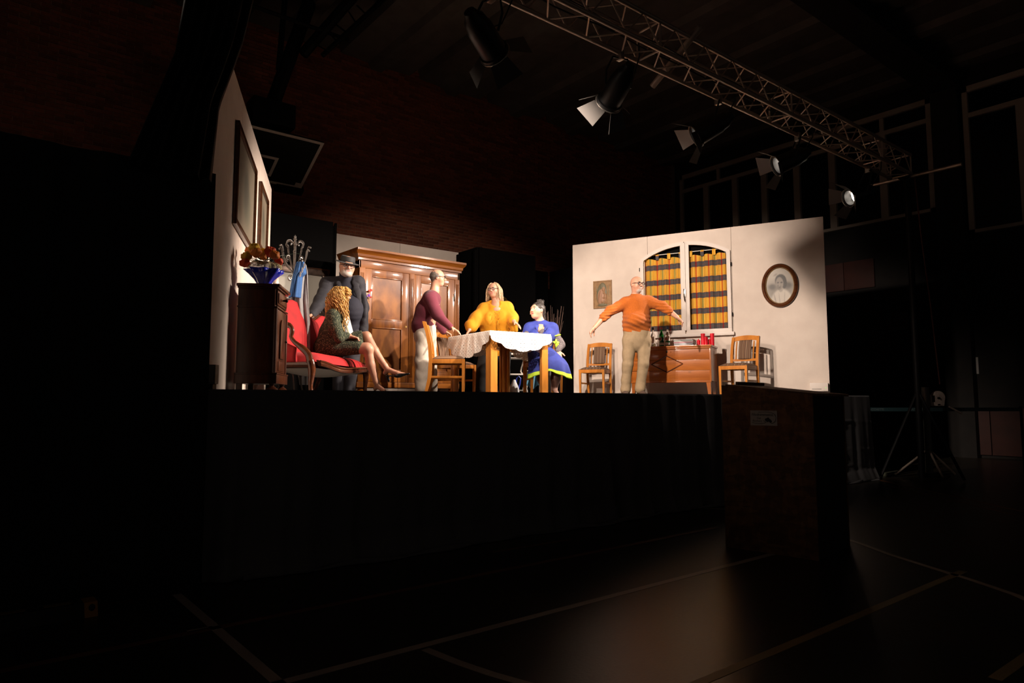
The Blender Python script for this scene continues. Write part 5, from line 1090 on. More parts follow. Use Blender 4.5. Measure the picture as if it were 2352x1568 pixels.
def hand(wr, d, n, thumb, curl=(.25,.35,.25), spread=.12, s=1.0):
    """palm and five bent fingers; d towards the fingertips, n out of the palm, thumb = +1/-1 side"""
    wr = Vector(wr); d = Vector(d).normalized(); n = Vector(n); n = (n-d*n.dot(d)).normalized(); l = d.cross(n)*thumb
    q = [cap(wr, wr+d*.045*s, .027*s, .036*s, .012, (n,.55)), cap(wr+d*.04*s, wr+d*.088*s, .036*s, .040*s, .012, (n,.36)), cap(wr+d*.02*s+l*.02*s, wr+d*.05*s+l*.03*s, .018*s, .016*s, .012)]
    for k in range(4):
        off = (.030,.010,-.010,-.029)[k]; L_ = (.070,.080,.074,.058)[k]*s; a = (off/.03)*spread
        p = wr+d*.088*s+l*off*s; dd = (d*math.cos(a)+l*math.sin(a)).normalized(); r_ = (.0088,.0092,.0088,.0078)[k]*s
        for j, fr in enumerate((.45,.30,.25)):
            c_ = curl[j]*(1+.12*k); dd = (dd*math.cos(c_)+n*math.sin(c_)).normalized(); e = p+dd*L_*fr; q.append(cap(p, e, r_*(1-.08*j), r_*(1-.08*(j+1)), .004)); p = e
    p = wr+d*.030*s+l*.036*s; dd = (d*.62+l*.66+n*.30).normalized()
    for j, (L_, r_) in enumerate(((.042,.0125),(.032,.0105))):
        e = p+dd*L_*s; q.append(cap(p, e, r_*s, r_*.88*s, .006)); p = e; dd = (dd+d*.25+n*.15).normalized()
    return q
def lock(b, pts, r0, r1, n=6):
    k = len(pts); b.tube(pts, [r0+(r1-r0)*i/(k-1) for i in range(k)], n)
def shoe(t, heel, toe, w_, mat, up=.055, open_=False):
    heel = Vector(heel); toe = Vector(toe); d = (toe-heel); L_ = d.length; d.normalize(); u = Vector((0,0,1)); u = (u-d*u.dot(d)).normalized()
    q = [cap(heel+u*.03, heel+d*L_*.45+u*.03, w_*.80, w_*.92, .02, (u,.9)), cap(heel+d*L_*.45+u*.022, toe-d*w_*.7+u*.012, w_*1.0, w_*.72, .02, (u,.55)), cap(heel+u*.02, heel+u*up, w_*.82, w_*.86, .02)]
    q.append(cut(heel-u*.004, -u)); np_object('shoe', [sdf_mesh(q, .006)], mat, t)
CUT_FLOOR = cut(Vector((0,0,STAGE+.002)), (0,0,-1))
def cloth(name, prims, mat, t, vox=.009, amp=.004, freq=(20,20,26), seed=1, col=None):
    return np_object(name, [sdf_mesh(prims, vox, folds(amp, freq, seed), relax=1)], mat, t, col)
HI = .0045; HD = .0042

# ---- man in orange pullover
v = View(1462, 9.9); J = v.J; t = person('bald man in orange pullover and khaki trousers spreading his arms', 1462, 9.9)
bf = v.dir(4); fl_ = (bf,.64)
hd = Head(J(1463,653.5,-.02), v.dir(38,-2), v.u+v.r*.05, .125)
body = [cap(J(1462,780), J(1462,700), .15,.15,.05,fl_)]
hp = hd.prims(.1)+[cap(hd.p(0,-.2,-.55), J(1460,682,.02), .056,.062,.04), cap(J(1460,684,.02), J(1461,700,.02), .07,.10,.04)]
la = chain([J(1404,712,-.06),J(1388,727,-.09),J(1366,752,-.13)],[.048,.046,.030],.02); ld = J(1355,766,-.16)-J(1366,752,-.13)
ra_ = chain([J(1518,702,-.05),J(1535,713,-.09),J(1555,728,-.13)],[.048,.046,.030],.02); rd = J(1567,739,-.16)-J(1555,728,-.13)
hl = la+hand(J(1366,752,-.13), ld, v.r*.8-v.u*.3+v.c*.3, -1, (.25,.4,.3), .16); hr = ra_+hand(J(1555,728,-.13), rd, -v.u*.8-v.r*.5+v.c*.2, 1, (.3,.55,.4), .12)
legs = chain([J(1447,785),J(1443,835,-.03),J(1438,896)],[.09,.065,.045],.03)+chain([J(1480,785),J(1477,835,-.03),J(1471,896)],[.09,.065,.045],.03)
Wh = (.44,.38,.335)
np_object('body', [sdf_mesh(hp,HI), sdf_mesh(hl,HD), sdf_mesh(hr,HD), sdf_mesh(body+legs,.014)], m_skin, t, hd.paint([(0,.45,-.80,.34,.5,.30,Wh,.2),(0,.75,-.36,.24,.2,.06,Wh,.3),(0,.75,-.50,.15,.15,.05,(.50,.20,.16),.3),(.27,.75,.22,.2,.2,.05,(.36,.25,.19),.4),(-.27,.75,.22,.2,.2,.05,(.36,.25,.19),.4),(0,-.75,-.1,.75,.45,.5,(.40,.28,.22),.3)]))
hd.eyes(t,(.2,.05)); hd.glasses(t,.20); hd.mic(t,-1)
m_or = M('orange_wool', (.42,.097,.003), .9, noise=(60,(.36,.08,.0025)), bump=(220,.35), sheen=.08)
sw = [cap(J(1462,747), J(1462,706), .205,.195,.05,fl_), ell(J(1463,737,-.05),(.18,.15,.13),None,.06), cap(J(1437,696), J(1489,693), .085,.085,.05), cap(J(1461,690,.02), J(1461,678,.01), .085,.072,.03), cap(J(1462,748), J(1462,757), .20,.185,.02,fl_)]
sw += chain([J(1436,697),J(1403,713,-.06),J(1385,730,-.10)],[.088,.070,.060],.04)+chain([J(1488,693),J(1520,703,-.05),J(1537,714,-.10)],[.088,.070,.060],.04)
sw += [sub(cap(J(1461,681,.02), J(1461,668,.0), .060,.075,.008))]
w1 = folds(.006,(14,14,40),11); wsl = lambda X: w1(X)*1.0+.0035*np.sin(X[:,2]*150+6*np.sin(X[:,0]*9))*(np.abs((X-np.array(J(1462,720)))@np.array(v.r)) > .27)+.0045*np.sin(X[:,2]*95+7*np.sin((X@np.array(v.r))*7))*(X[:,2] < J(1462,722).z)
np_object('pullover', [sdf_mesh(sw,.0075,wsl)], m_or, t)
m_kh = M('khaki_cotton', (.30,.215,.125), .85, noise=(20,(.26,.185,.105)), bump=(160,.15))
tw = [cap(J(1462,760), J(1462,778), .192,.195,.03,fl_)]+chain([J(1446,782),J(1442,835,-.04),J(1438,876),J(1437,894)],[.102,.077,.066,.074],.018)+chain([J(1480,782),J(1478,835,-.04),J(1472,876),J(1470,893)],[.102,.077,.066,.074],.018)
cloth('trousers', tw, m_kh, t, .0075, .008, (24,24,20), 4)
m_sh = M('brown_suede', (.075,.042,.028), .85)
fz = STAGE+.004
def flr(px, dd, d0=9.9): q = P(px, 905, d0+dd); return Vector((q.x,q.y,fz))
shoe(t, flr(1440,.06), flr(1432,-.20), .046, m_sh); shoe(t, flr(1470,.06), flr(1484,-.20), .046, m_sh)

# ---- man in dark suit and hat
v = View(797, 9.2); J = v.J; t = person('bearded man in dark suit, round glasses and black hat', 797, 9.2)
bf = v.dir(8); fl_ = (bf,.72)
hd = Head(J(797,611,-.10), v.dir(14,-8), v.u+v.r*.10, .140)
hp = hd.prims(1.0,1)+[cap(hd.p(0,-.2,-.5), J(795,642,.0), .075,.085,.04), cap(J(795,642,.0),J(797,655,.02),.085,.12,.04)]
hl = chain([J(735,692,-.32),J(717,722,-.55)],[.045,.034],.02)+hand(J(717,723,-.56), J(703,738,-.62)-J(717,723,-.56), -v.u*.8+v.c*.4, 1, (.35,.6,.4), .10, 1.12)
hr = chain([J(832,735,.02),J(833,775,-.02)],[.045,.03],.02)+hand(J(833,775,-.02), -v.u, -v.r, -1, (.2,.3,.3), .1)
np_object('body', [sdf_mesh(hp,HI), sdf_mesh(hl,HD), sdf_mesh(hr,HD), sdf_mesh([cap(J(797,760),J(797,680),.17,.17,.05,fl_)]+chain([J(782,765),J(780,830),J(776,893)],[.09,.065,.05],.03)+chain([J(812,765),J(808,830),J(802,893)],[.09,.065,.05],.03),.014)], m_skin, t,
  hd.paint([(0,.25,-.72,.62,.8,.42,Wh,.2),(0,.75,-.36,.26,.2,.06,Wh,.3),(0,.78,-.50,.17,.2,.055,(.38,.13,.11),.25),(0,.30,-.05,.30,.75,.16,SKIN,.5),(0,.95,-.18,.16,.2,.16,(.66,.30,.22),.5),(.27,.75,.24,.2,.2,.05,(.30,.20,.15),.4),(-.27,.75,.24,.2,.2,.05,(.30,.20,.15),.4)]))
hd.eyes(t,(.1,-.1)); hd.glasses(t,.205,1.,-.02); hd.mic(t,1)
m_hat = M('hat_felt', (.022,.022,.023), .7, sheen=.1); Th = at(-Vector(t.location)) @ hd.T() @ at((0,-.10,.36)) @ Matrix.Rotation(R(-9),4,'X') @ Matrix.Scale(.98,4)
hat = MB().lathe([(.70,.02),(.72,.0),(1.12,-.05),(1.17,.0),(1.12,.0),(.76,.06),(.73,.16),(.70,.50),(.64,.62),(.45,.60),(.20,.56),(.001,.55)], 36, 0, Th, 1.12).build('hat', m_hat, t, smooth=True, angle=60)
MB().lathe([(.752,.06),(.752,.20),(.735,.20),(.735,.06)], 36, 0, Th, 1.12).build('hat_band', M('hat_ribbon',(.010,.010,.011),.5), hat, smooth=True)
m_suit = M('suit_navy_black', (.013,.0125,.018), .8, noise=(70,(.020,.019,.027)), sheen=.04); m_roll = M('navy_knit', (.013,.0135,.025), .85, bump=(200,.2)); 
rl = [cap(J(800,748,-.02), J(797,680,.0), .195,.18,.06,fl_), ell(J(806,712,-.10),(.17,.17,.19),None,.07), cap(J(796,660),J(796,644,.0),.12,.085,.04), cap(hd.p(0,-.22,-.75), J(796,650,.01), .082,.095,.03)]
cloth('rollneck', rl, m_roll, t, .008, .005, (16,16,30), 6)
jk = [cap(J(797,668,.06), J(798,772,.05), .20,.225,.06,(bf,.62)), cap(J(752,652), J(822,648,.02), .095,.09,.06), ell(J(755,690,.0),(.09,.12,.20),None,.05), ell(J(831,715,.0),(.055,.13,.24),None,.04), cap(J(832,700,-.03), J(836,772,-.02), .045,.05,.04)]
jk += chain([J(753,654),J(738,690,-.30),J(716,723,-.54)],[.098,.085,.060],.05)+chain([J(822,652,.03),J(833,705,.06),J(834,765,.0)],[.09,.075,.06],.05)
# open front: remove a vertical wedge so that the rollneck shows
jk += [sub(ell(J(803,720,-.22),(.10,.16,.34),None,.02)), sub(cap(hd.p(0,.1,-.6), J(800,690,-.16), .08,.10,.02)), cap(J(778,650,-.09),J(786,672,-.15),.036,.046,.008,(bf,.35)), cap(J(786,672,-.15),J(791,712,-.17),.044,.012,.008,(bf,.35)), cap(J(815,648,-.07),J(822,672,-.12),.036,.044,.008,(bf,.35)), cap(J(822,672,-.12),J(830,712,-.15),.042,.012,.008,(bf,.35))]
cloth('jacket', jk, m_suit, t, .008, .011, (22,22,30), 9)
o = Vector(t.location)
tw = [cap(J(800,748), J(800,768), .19,.185,.04,fl_)]+chain([J(783,768),J(780,830,-.02),J(777,893)],[.115,.09,.075],.03)+chain([J(815,768),J(809,830,-.02),J(802,893)],[.115,.09,.075],.03)
cloth('trousers', tw, m_suit, t, .011, .005, (18,18,26), 3)
m_bsh = M('black_leather', (.012,.012,.012), .3); shoe(t, flr(777,.06,9.2), flr(772,-.2,9.2), .046, m_bsh); shoe(t, flr(802,.06,9.2), flr(808,-.2,9.2), .046, m_bsh)

# ---- blonde woman seated on the settee
v = View(775, 8.3); J = v.J; t = person('seated woman with curly blonde hair in green tweed suit, legs crossed', 775, 8.3)
bf = v.dir(88); side = v.dir(0)
hd = Head(J(784,679,-.02), v.dir(104,2), v.u+v.r*.06, .115)
hp = hd.prims(.1)+[cap(hd.p(0,-.25,-.5), J(773,712), .05,.058,.03), cap(J(773,712),J(772,725),.058,.09,.03)]
# legs: standing leg near the audience, the other crossed over it
stand = chain([J(775,797,-.10),J(843,800,-.12),J(847,803,-.12)],[.090,.066,.060],.03)+chain([J(845,803,-.12),J(852,838,-.10),J(864,876,-.10),J(869,886,-.10)],[.058,.056,.034,.032],.02)+[cap(J(869,888,-.10),J(882,897,-.14),.028,.026,.015), cap(J(866,886,-.09),J(862,892,-.08),.028,.026,.012)]
cross = chain([J(775,788,.10),J(822,776,.02),J(842,772,-.02)],[.088,.072,.060],.03)+chain([J(842,773,-.02),J(860,806,-.06),J(884,840,-.10),J(891,849,-.11)],[.058,.054,.034,.030],.02)+[cap(J(890,848,-.11),J(914,858,-.15),.030,.030,.015), cap(J(914,858,-.15),J(930,860,-.17),.030,.020,.015), cap(J(889,848,-.11),J(884,856,-.10),.028,.024,.012)]
hn = chain([J(783,776,-.20),J(803,772,-.16)],[.036,.028],.015)+hand(J(803,772,-.16), v.r*.9-v.u*.2+v.c*.1, -v.u, 1, (.3,.4,.3), .08, .92)
hn2 = chain([J(790,770,.14),J(806,768,.04)],[.036,.028],.015)+hand(J(806,768,.02), v.r*.7+v.c*.6, -v.u, -1, (.3,.4,.3), .08, .92)
np_object('body', [sdf_mesh(hp,HI), sdf_mesh(stand,.006), sdf_mesh(cross,.006), sdf_mesh(hn,HD), sdf_mesh(hn2,HD), sdf_mesh([cap(J(762,785),J(772,725),.13,.12,.05,(side,1.1))],.014)], m_skin, t, hd.paint([(0,.75,-.48,.18,.2,.08,(.55,.06,.06),.25),(.27,.75,.12,.16,.2,.08,(.12,.06,.05),.4),(-.27,.75,.12,.16,.2,.08,(.12,.06,.05),.4)]))
hd.eyes(t)
def tweed():
    m = bpy.data.materials.new('green_tweed'); tt = nt(m); b = tt.nodes['Principled BSDF']; b.inputs['Roughness'].default_value = .9
    tc = tt.nodes.new('ShaderNodeTexCoord'); mp = tt.nodes.new('ShaderNodeMapping'); mp.inputs['Rotation'].default_value = (.5,.4,.7); mp.inputs['Scale'].default_value = (165,165,110); vo = tt.nodes.new('ShaderNodeTexVoronoi'); vo.inputs['Scale'].default_value = 1.
    tt.links.new(tc.outputs['Object'], mp.inputs[0]); tt.links.new(mp.outputs[0], vo.inputs['Vector']); s_ = tt.nodes.new('ShaderNodeSeparateColor'); tt.links.new(vo.outputs['Color'], s_.inputs[0])
    c = ramp(tt, s_.outputs[0], [(0,(.016,.024,.014)),(.40,(.038,.050,.027)),(.72,(.07,.085,.045)),(.86,(.20,.20,.12))]); tt.links.new(c, b.inputs['Base Color'])
    bu = tt.nodes.new('ShaderNodeBump'); bu.inputs['Strength'].default_value = .5; bu.inputs['Distance'].default_value = .01; tt.links.new(vo.outputs['Distance'], bu.inputs['Height']); tt.links.new(bu.outputs[0], b.inputs['Normal']); return m
m_tw = tweed()
jk = [cap(J(757,795), J(763,765), .165,.145,.06,(side,1.15)), cap(J(763,765), J(772,728), .145,.125,.06,(side,1.2)), cap(J(768,722,-.13), J(776,720,.13), .07,.07,.05), cap(J(748,800), J(768,802), .14,.14,.05,(side,1.2))]
jk += chain([J(764,724,-.15),J(771,752,-.20),J(779,775,-.22)],[.074,.066,.058],.04)+chain([J(779,775,-.22),J(796,771,-.17)],[.056,.045],.03)+chain([J(780,722,.15),J(790,755,.18),J(800,770,.08)],[.07,.06,.045],.04)
jk += [cut(J(760,812), -v.u+v.r*.25)]
cloth('tweed_jacket', jk, m_tw, t, .0075, .007, (18,18,24), 2)
sk = [cap(J(758,800,0), J(772,795,0), .15,.145,.05,(side,1.25))]+chain([J(770,796,-.09),J(822,797,-.11)],[.115,.088],.06)+chain([J(770,790,.08),J(836,774,.0)],[.115,.085],.06)+[cap(J(785,796,-.02),J(826,785,-.04),.11,.088,.05), cut(J(833,782,0), v.r+v.u*.15)]
cloth('tweed_skirt', sk, m_tw, t, .008, .003, (16,16,20), 5)
cloth('blouse', [cap(J(786,730,0),J(797,764,0),.085,.075,.04,(side,.9))], M('blouse_white',(.70,.68,.64),.7), t, .008, .003)
o = Vector(t.location); MB().tube([J(752,788,-.185)-o,J(753,791,-.195)-o,J(762,792,-.20)-o,J(775,792.5,-.20)-o], .006, 6).build('pocket_trim', M('trim_gold',(.62,.52,.28),.5), t, smooth=True)
MB().tube([J(791,735,-.10)-o,J(797,752,-.10)-o,J(801,766,-.09)-o], .006, 6).build('front_trim', bpy.data.materials['trim_gold'], t, smooth=True)
m_bl = M('blonde_curls', (.66,.39,.12), .55, noise=(18,(.46,.23,.05),(1,1,1)), island=.3, coat=.1)
b = MB(); rr = random.Random(3)
for k in range(430):
    th = rr.uniform(0,2*math.pi); ph = rr.uniform(-.15,1.0); base_ = Vector((math.cos(th)*math.cos(ph)*.80, math.sin(th)*math.cos(ph)*.95-.12, .22+math.sin(ph)*.86))
    if base_.y > .35 and base_.z < .75: continue       # keep the face free
    L_ = rr.uniform(1.4,3.2) if base_.y < -.1 else (rr.uniform(2.2,4.6) if base_.y < .3 else rr.uniform(.5,1.0)); pts = []; wv_ = rr.uniform(0,6.28); am = rr.uniform(.10,.22); out = Vector((base_.x,base_.y+.1,0)); out = out.normalized() if out.length > .01 else Vector((0,-1,0))
    for i in range(19):
        s_ = i/18; sp = .62*math.sin(s_*2.2); q = base_+out*sp*(.55 if base_.y > 0 else .75)+Vector((0,-.06*s_,-L_*s_**1.15+.10*math.sin(s_*3)))
        q += Vector((math.cos(wv_+s_*17)*am*s_**.5, math.sin(wv_+s_*17)*am*s_**.5, 0)); pts.append(hd.p(*q)-o)
    lock(b, pts, hd.h*rr.uniform(.055,.085), hd.h*.03, 5)
hr_ = b.build('curly_hair', m_bl, t, smooth=True, angle=180)
np_object('hair_crown', [sdf_mesh([hd.e(0,-.22,.30,.80,.90,.80), hd.e(0,-.35,-.3,.66,.60,.75), sub(hd.e(0,1.0,-.35,.60,.62,.80,.1))],.007,folds(.007,(60,60,60),8))], m_bl, hr_); hr_.children[0].location = (0,0,0)
m_slg = M('slingback_black', (.012,.013,.014), .25)
def pump(heel, ball, toe, hl_):
    q = [cap(ball-(toe-heel).normalized()*.02, toe, .036, .014, .02, (v.u,.7)), cap(ball, ball+(ball-toe)*.3, .036,.030,.02,(v.u,.6)), cap(heel, hl_, .019,.015,.004)]; q += [cap(heel, ball, .016,.02,.02,(v.u,.5)), CUT_FLOOR]
    sh_ = np_object('shoe', [sdf_mesh(q,.005)], m_slg, t); b_ = MB(); b_.tube([ball+v.u*.03-o, (heel+ball)/2+v.u*.035-v.r*0-o, heel+v.u*.05-v.r*.015-o], .004, 6); b_.build('strap', m_slg, sh_)
pump(J(889,863,-.10), J(917,862,-.16), J(939,858,-.20), J(893,874,-.10))
pump(J(861,899,-.07), J(878,903,-.13), J(893,905,-.17), J(861,906,-.07))

# ---- man in maroon pullover
v = View(980, 9.5); J = v.J; t = person('balding man in maroon pullover leaning with one hand over the table', 980, 9.5)
bf = v.dir(80); side = v.dir(-5); fl_ = (bf,.72)
hd = Head(J(1006,638,0), v.dir(84,-3), v.u+v.r*.12, .121)
hp = hd.prims(0)+[cap(hd.p(0,-.25,-.5), J(998,668), .058,.062,.03), cap(J(998,668),J(992,680),.062,.09,.03)]
h1 = chain([J(1013,732,-.24),J(1036,751,-.30)],[.045,.031],.02)+hand(J(1036,752,-.30), J(1060,765,-.34)-J(1036,752,-.30), -v.u*.9-v.r*.2, -1, (.12,.2,.15), .14, 1.05)
h2 = chain([J(1003,744,.20),J(1020,760,.26)],[.045,.03],.02)+hand(J(1020,760,.26), J(1033,767,.28)-J(1020,760,.26), -v.u*.9-v.r*.3, 1, (.3,.5,.4), .10)
Dg = (.085,.065,.055)
np_object('body', [sdf_mesh(hp,HI), sdf_mesh(h1,HD), sdf_mesh(h2,HD), sdf_mesh([cap(J(976,760),J(992,690),.12,.12,.05,(side,1.2))]+chain([J(976,765,-.08),J(972,830,-.08),J(968,900,-.08)],[.08,.06,.045],.03)+chain([J(980,765,.1),J(988,830,.1),J(990,900,.1)],[.08,.06,.045],.03),.014)], m_skin, t,
  hd.paint([(0,-.70,.0,.95,.62,.62,Dg,.12),(0,.55,-.82,.2,.4,.2,(.36,.28,.23),.4),(0,.75,-.36,.2,.2,.05,(.34,.24,.19),.4),(.66,-.1,.15,.2,.28,.30,Dg,.3),(-.66,-.1,.15,.2,.28,.30,Dg,.3),(.27,.75,.22,.2,.2,.05,(.2,.13,.1),.4),(-.27,.75,.22,.2,.2,.05,(.2,.13,.1),.4),(0,.78,-.5,.15,.2,.05,(.48,.2,.17),.3)]))
hd.eyes(t); hd.glasses(t,.19); 
np_object('hair', [sdf_mesh([hd.e(0,-.15,.16,.70,.84,.74), cut(hd.p(0,-.02,.2), hd.f-hd.u*-.55), cut(hd.p(0,-.3,-.52), -hd.u)],.006,folds(.003,(80,80,80),4))], M('hair_dark_grey',(.075,.058,.048),.75,noise=(60,(.14,.11,.09))), t)
m_mar = M('maroon_wool', (.115,.012,.028), .9, bump=(220,.25), sheen=.1)
sw = [cap(J(972,745), J(980,715), .155,.15,.05,(side,1.15)), cap(J(980,715), J(991,688), .15,.13,.05,(side,1.25)), cap(J(990,682,-.15), J(996,682,.15), .075,.075,.05), cap(J(972,748), J(972,752), .155,.145,.03,(side,1.12))]
sw += chain([J(988,686,-.18),J(1004,722,-.24),J(1033,751,-.30)],[.088,.074,.048],.04)+chain([J(998,688,.18),J(1000,735,.20),J(1019,760,.26)],[.085,.07,.048],.04)+[sub(cap(J(997,672),J(1004,655),.07,.08,.01))]
cloth('pullover', sw, m_mar, t, .0075, .011, (22,22,36), 7)
o = Vector(t.location)
cl = MB(); cl.tube([J(988,668,-.06)-o,J(998,678,-.085)-o,J(1010,690,-.03)-o,J(1010,690,.03)-o,J(998,678,.085)-o,J(988,668,.06)-o], [.016,.022,.014,.014,.022,.016], 8, True, flat=.5); cl.build('shirt_collar', M('shirt_white',(.60,.58,.58),.7), t, smooth=True)
m_bei = M('beige_cotton', (.50,.44,.37), .85, noise=(16,(.44,.385,.32)), bump=(160,.12))
tw = [cap(J(976,755), J(976,772), .15,.152,.04,(side,1.1))]+chain([J(974,772,-.08),J(970,830,-.09),J(968,892,-.08)],[.118,.095,.088],.03)+chain([J(982,772,.1),J(988,830,.1),J(991,892,.1)],[.118,.092,.085],.03)
cloth('trousers', tw, m_bei, t, .008, .012, (24,24,30), 12)
MB().ball(J(958,764,-.12)-o, (.006,.006,.006), 8).build('pocket_button', m_iron, t)
shoe(t, flr(962,-.08,9.5), flr(992,-.12,9.5), .045, m_sh); shoe(t, flr(985,.1,9.5), flr(1014,.08,9.5), .045, m_sh)

# ---- woman in mustard blouse
v = View(1134, 10.0); J = v.J; t = person('woman with long fair hair and glasses in mustard yellow blouse', 1134, 10.0)
bf = v.dir(0); fl_ = (bf,.66)
hd = Head(J(1134,666,-.03), v.dir(-24,0), v.u-v.r*.06, .114)
hp = hd.prims(.3)+[cap(hd.p(0,-.25,-.5), J(1140,694), .052,.058,.03), cap(J(1140,694),J(1140,712,-.02),.062,.11,.04)]
h1 = chain([J(1089,738,-.14),J(1078,758,-.24)],[.040,.028],.02)+hand(J(1078,758,-.24), J(1070,770,-.30)-J(1078,758,-.24), -v.u*.5+v.r*.7, -1, (.1,.2,.2), .12, .95)
h2 = chain([J(1174,728,-.18),J(1181,738,-.30)],[.040,.028],.02)+hand(J(1181,738,-.30), J(1197,752,-.36)-J(1181,738,-.30), -v.u*.8-v.r*.3, -1, (.1,.2,.25), .22, .98)
np_object('body', [sdf_mesh(hp,HI), sdf_mesh(h1,HD), sdf_mesh(h2,HD), sdf_mesh([cap(J(1138,780),J(1138,720),.14,.13,.05,fl_)],.014)], m_skin, t, hd.paint([(0,.78,-.5,.18,.2,.07,(.50,.14,.12),.25),(.27,.75,.2,.2,.2,.05,(.38,.24,.17),.4),(-.27,.75,.2,.2,.2,.05,(.38,.24,.17),.4),(.3,.6,-.2,.2,.3,.2,(.64,.30,.22),.6),(-.3,.6,-.2,.2,.3,.2,(.64,.30,.22),.6)]))
hd.eyes(t,(.1,0)); hd.glasses(t,.185,.8); hd.mic(t,1)
m_ye = M('mustard_crepe', (.62,.255,.003), .85, bump=(160,.06), sheen=.05)
bl = [cap(J(1139,795), J(1138,745), .235,.215,.06,fl_), cap(J(1138,745), J(1138,715), .215,.175,.06,fl_), cap(J(1112,709), J(1166,706), .078,.078,.06), ell(J(1122,735,-.10),(.10,.09,.11),None,.07), ell(J(1156,733,-.10),(.10,.09,.11),None,.07)]
bl += chain([J(1112,710),J(1094,733,-.10),J(1083,750,-.17)],[.085,.095,.088],.05)+chain([J(1080,747,-.17),J(1079,753,-.19)],[.08,.052],.02)+chain([J(1164,707),J(1176,730,-.08),J(1178,735,-.24)],[.085,.088,.062],.05)+[cap(J(1178,742,-.14),J(1182,758,-.14),.072,.05,.04)]+[sub(ell(J(1139,693,-.10),(.07,.12,.075),None,.015))]
cloth('blouse', bl, m_ye, t, .008, .013, (34,34,7), 21)
o = Vector(t.location); b = MB()
for k, (px, py) in enumerate(((1142,714),(1138,717),(1147,716),(1143,722),(1139,728),(1145,731),(1142,737),(1146,743))):
    b.tube([J(px-2.5,py-1,-.19)-o,J(px,py+1,-.20)-o,J(px+2.5,py-1.5,-.19)-o], [.002,.0055,.002], 6)
b.build('neck_ruffle_shade', M('ruffle_shadow',(.40,.15,.004),.85), t, smooth=True)  # small shadows at the neckline, modelled as tubes in a darker yellow
MB().tube([J(1144,735,-.19)-o,J(1143,745,-.205)-o,J(1147,757,-.215)-o,J(1149,770,-.21)-o], [.012,.016,.018,.014], 6, flat=.5).build('front_frill', m_ye, t, smooth=True)
m_btr = M('black_trouser', (.010,.010,.011), .85)
cloth('trousers', [cap(J(1138,795),J(1138,815),.19,.18,.04,fl_)]+chain([J(1118,812),J(1108,855),J(1104,893)],[.115,.095,.085],.03)+chain([J(1156,812),J(1156,855),J(1157,893)],[.115,.095,.085],.03), m_btr, t, .012, .005)
shoe(t, flr(1104,.04,10.0), flr(1100,-.17,10.0), .042, m_bsh); shoe(t, flr(1157,.04,10.0), flr(1160,-.17,10.0), .042, m_bsh)
m_fair = M('fair_hair', (.62,.45,.28), .5, noise=(30,(.44,.30,.17),(1,1,.2)), island=.2, coat=.1)
b = MB(); rr = random.Random(5)
for k in range(330):
    th = rr.uniform(0,2*math.pi); ph = rr.uniform(.05,1.2); base_ = Vector((math.cos(th)*math.cos(ph)*.72, math.sin(th)*math.cos(ph)*.88-.10, .22+math.sin(ph)*.82))
    if base_.y > .22: continue
    L_ = rr.uniform(1.5,2.3); pts = []; out = Vector((base_.x*1.2, min(base_.y,0.1)+.05, 0)); out = out.normalized() if out.length > .05 else Vector((0,-1,0)); sw_ = rr.uniform(-.12,.12)
    for i in range(10):
        s_ = i/9; q = base_+out*(.38*math.sin(min(1,s_*1.6)*1.57))+Vector((sw_*s_,-.05*s_,-L_*s_**1.3)); q += Vector((.03*math.sin(s_*9+k),.03*math.cos(s_*8+k),0)); pts.append(hd.p(*q)-o)
    lock(b, pts, hd.h*.06, hd.h*.02, 5)
hh = b.build('long_hair', m_fair, t, smooth=True, angle=180)
np_object('hair_crown', [sdf_mesh([hd.e(0,-.18,.26,.80,.92,.84), hd.e(0,-.38,-.45,.80,.52,.95), sub(hd.e(-.02,.95,-.35,.56,.86,.86,.06))],.006,folds(.003,(90,90,30),8))], m_fair, hh); hh.children[0].location = (0,0,0)

# ---- woman in blue dress, seated
v = View(1243, 9.3); J = v.J; t = person('seated woman with dark hair bun in blue dress with lime hems', 1243, 9.3)
bf = v.dir(-4); fl_ = (bf,.68)
hd = Head(J(1234,713,-.03), v.dir(-44,8), v.u-v.r*.06, .122)
hp = hd.prims(.35)+[cap(hd.p(0,-.25,-.5), J(1241,742), .052,.058,.03), cap(J(1241,742),J(1242,756,-.02),.062,.11,.04)]
h1 = hand(J(1281,806,-.20), J(1286,826,-.30)-J(1281,806,-.20), -v.u*.5-v.c*.6, 1, (.15,.25,.2), .12, .95)
h2 = chain([J(1209,788,-.25),J(1222,793,-.40)],[.035,.027],.02)+hand(J(1222,793,-.40), v.r*.7+v.c*.5, -v.u, 1, (.2,.3,.3), .1, .93)
St = (.10,.045,.032)
lg = chain([J(1228,815,0),J(1240,838,-.42),J(1244,845,-.43)],[.10,.07,.062],.03)+chain([J(1243,843,-.42),J(1245,870,-.40),J(1249,893,-.38)],[.064,.064,.036],.02)+[cap(J(1249,894,-.38),J(1244,903,-.50),.033,.028,.015)]
lg += chain([J(1262,815,0),J(1277,836,-.42),J(1279,843,-.43)],[.10,.07,.062],.03)+chain([J(1279,842,-.42),J(1276,870,-.40),J(1274,893,-.38)],[.064,.064,.036],.02)+[cap(J(1274,894,-.38),J(1279,903,-.50),.033,.028,.015), CUT_FLOOR]
pf = hd.paint([(0,.78,-.5,.19,.2,.075,(.60,.03,.04),.25),(.27,.75,.22,.2,.2,.04,(.06,.04,.03),.3),(-.27,.75,.22,.2,.2,.04,(.06,.04,.03),.3),(0,-.3,.7,.8,.75,.5,(.06,.05,.045),.2)])
def blue_paint(V):
    C_ = pf(V); low = np.clip((J(1243,835).z-V[:,2])/.02,0,1)[:,None]; ft = np.clip((J(1243,889).z-V[:,2])/.03,0,1)[:,None]; C_ = C_*(1-low)+np.array(St)*low; return C_*(1-ft)+np.array((.36,.21,.165))*ft
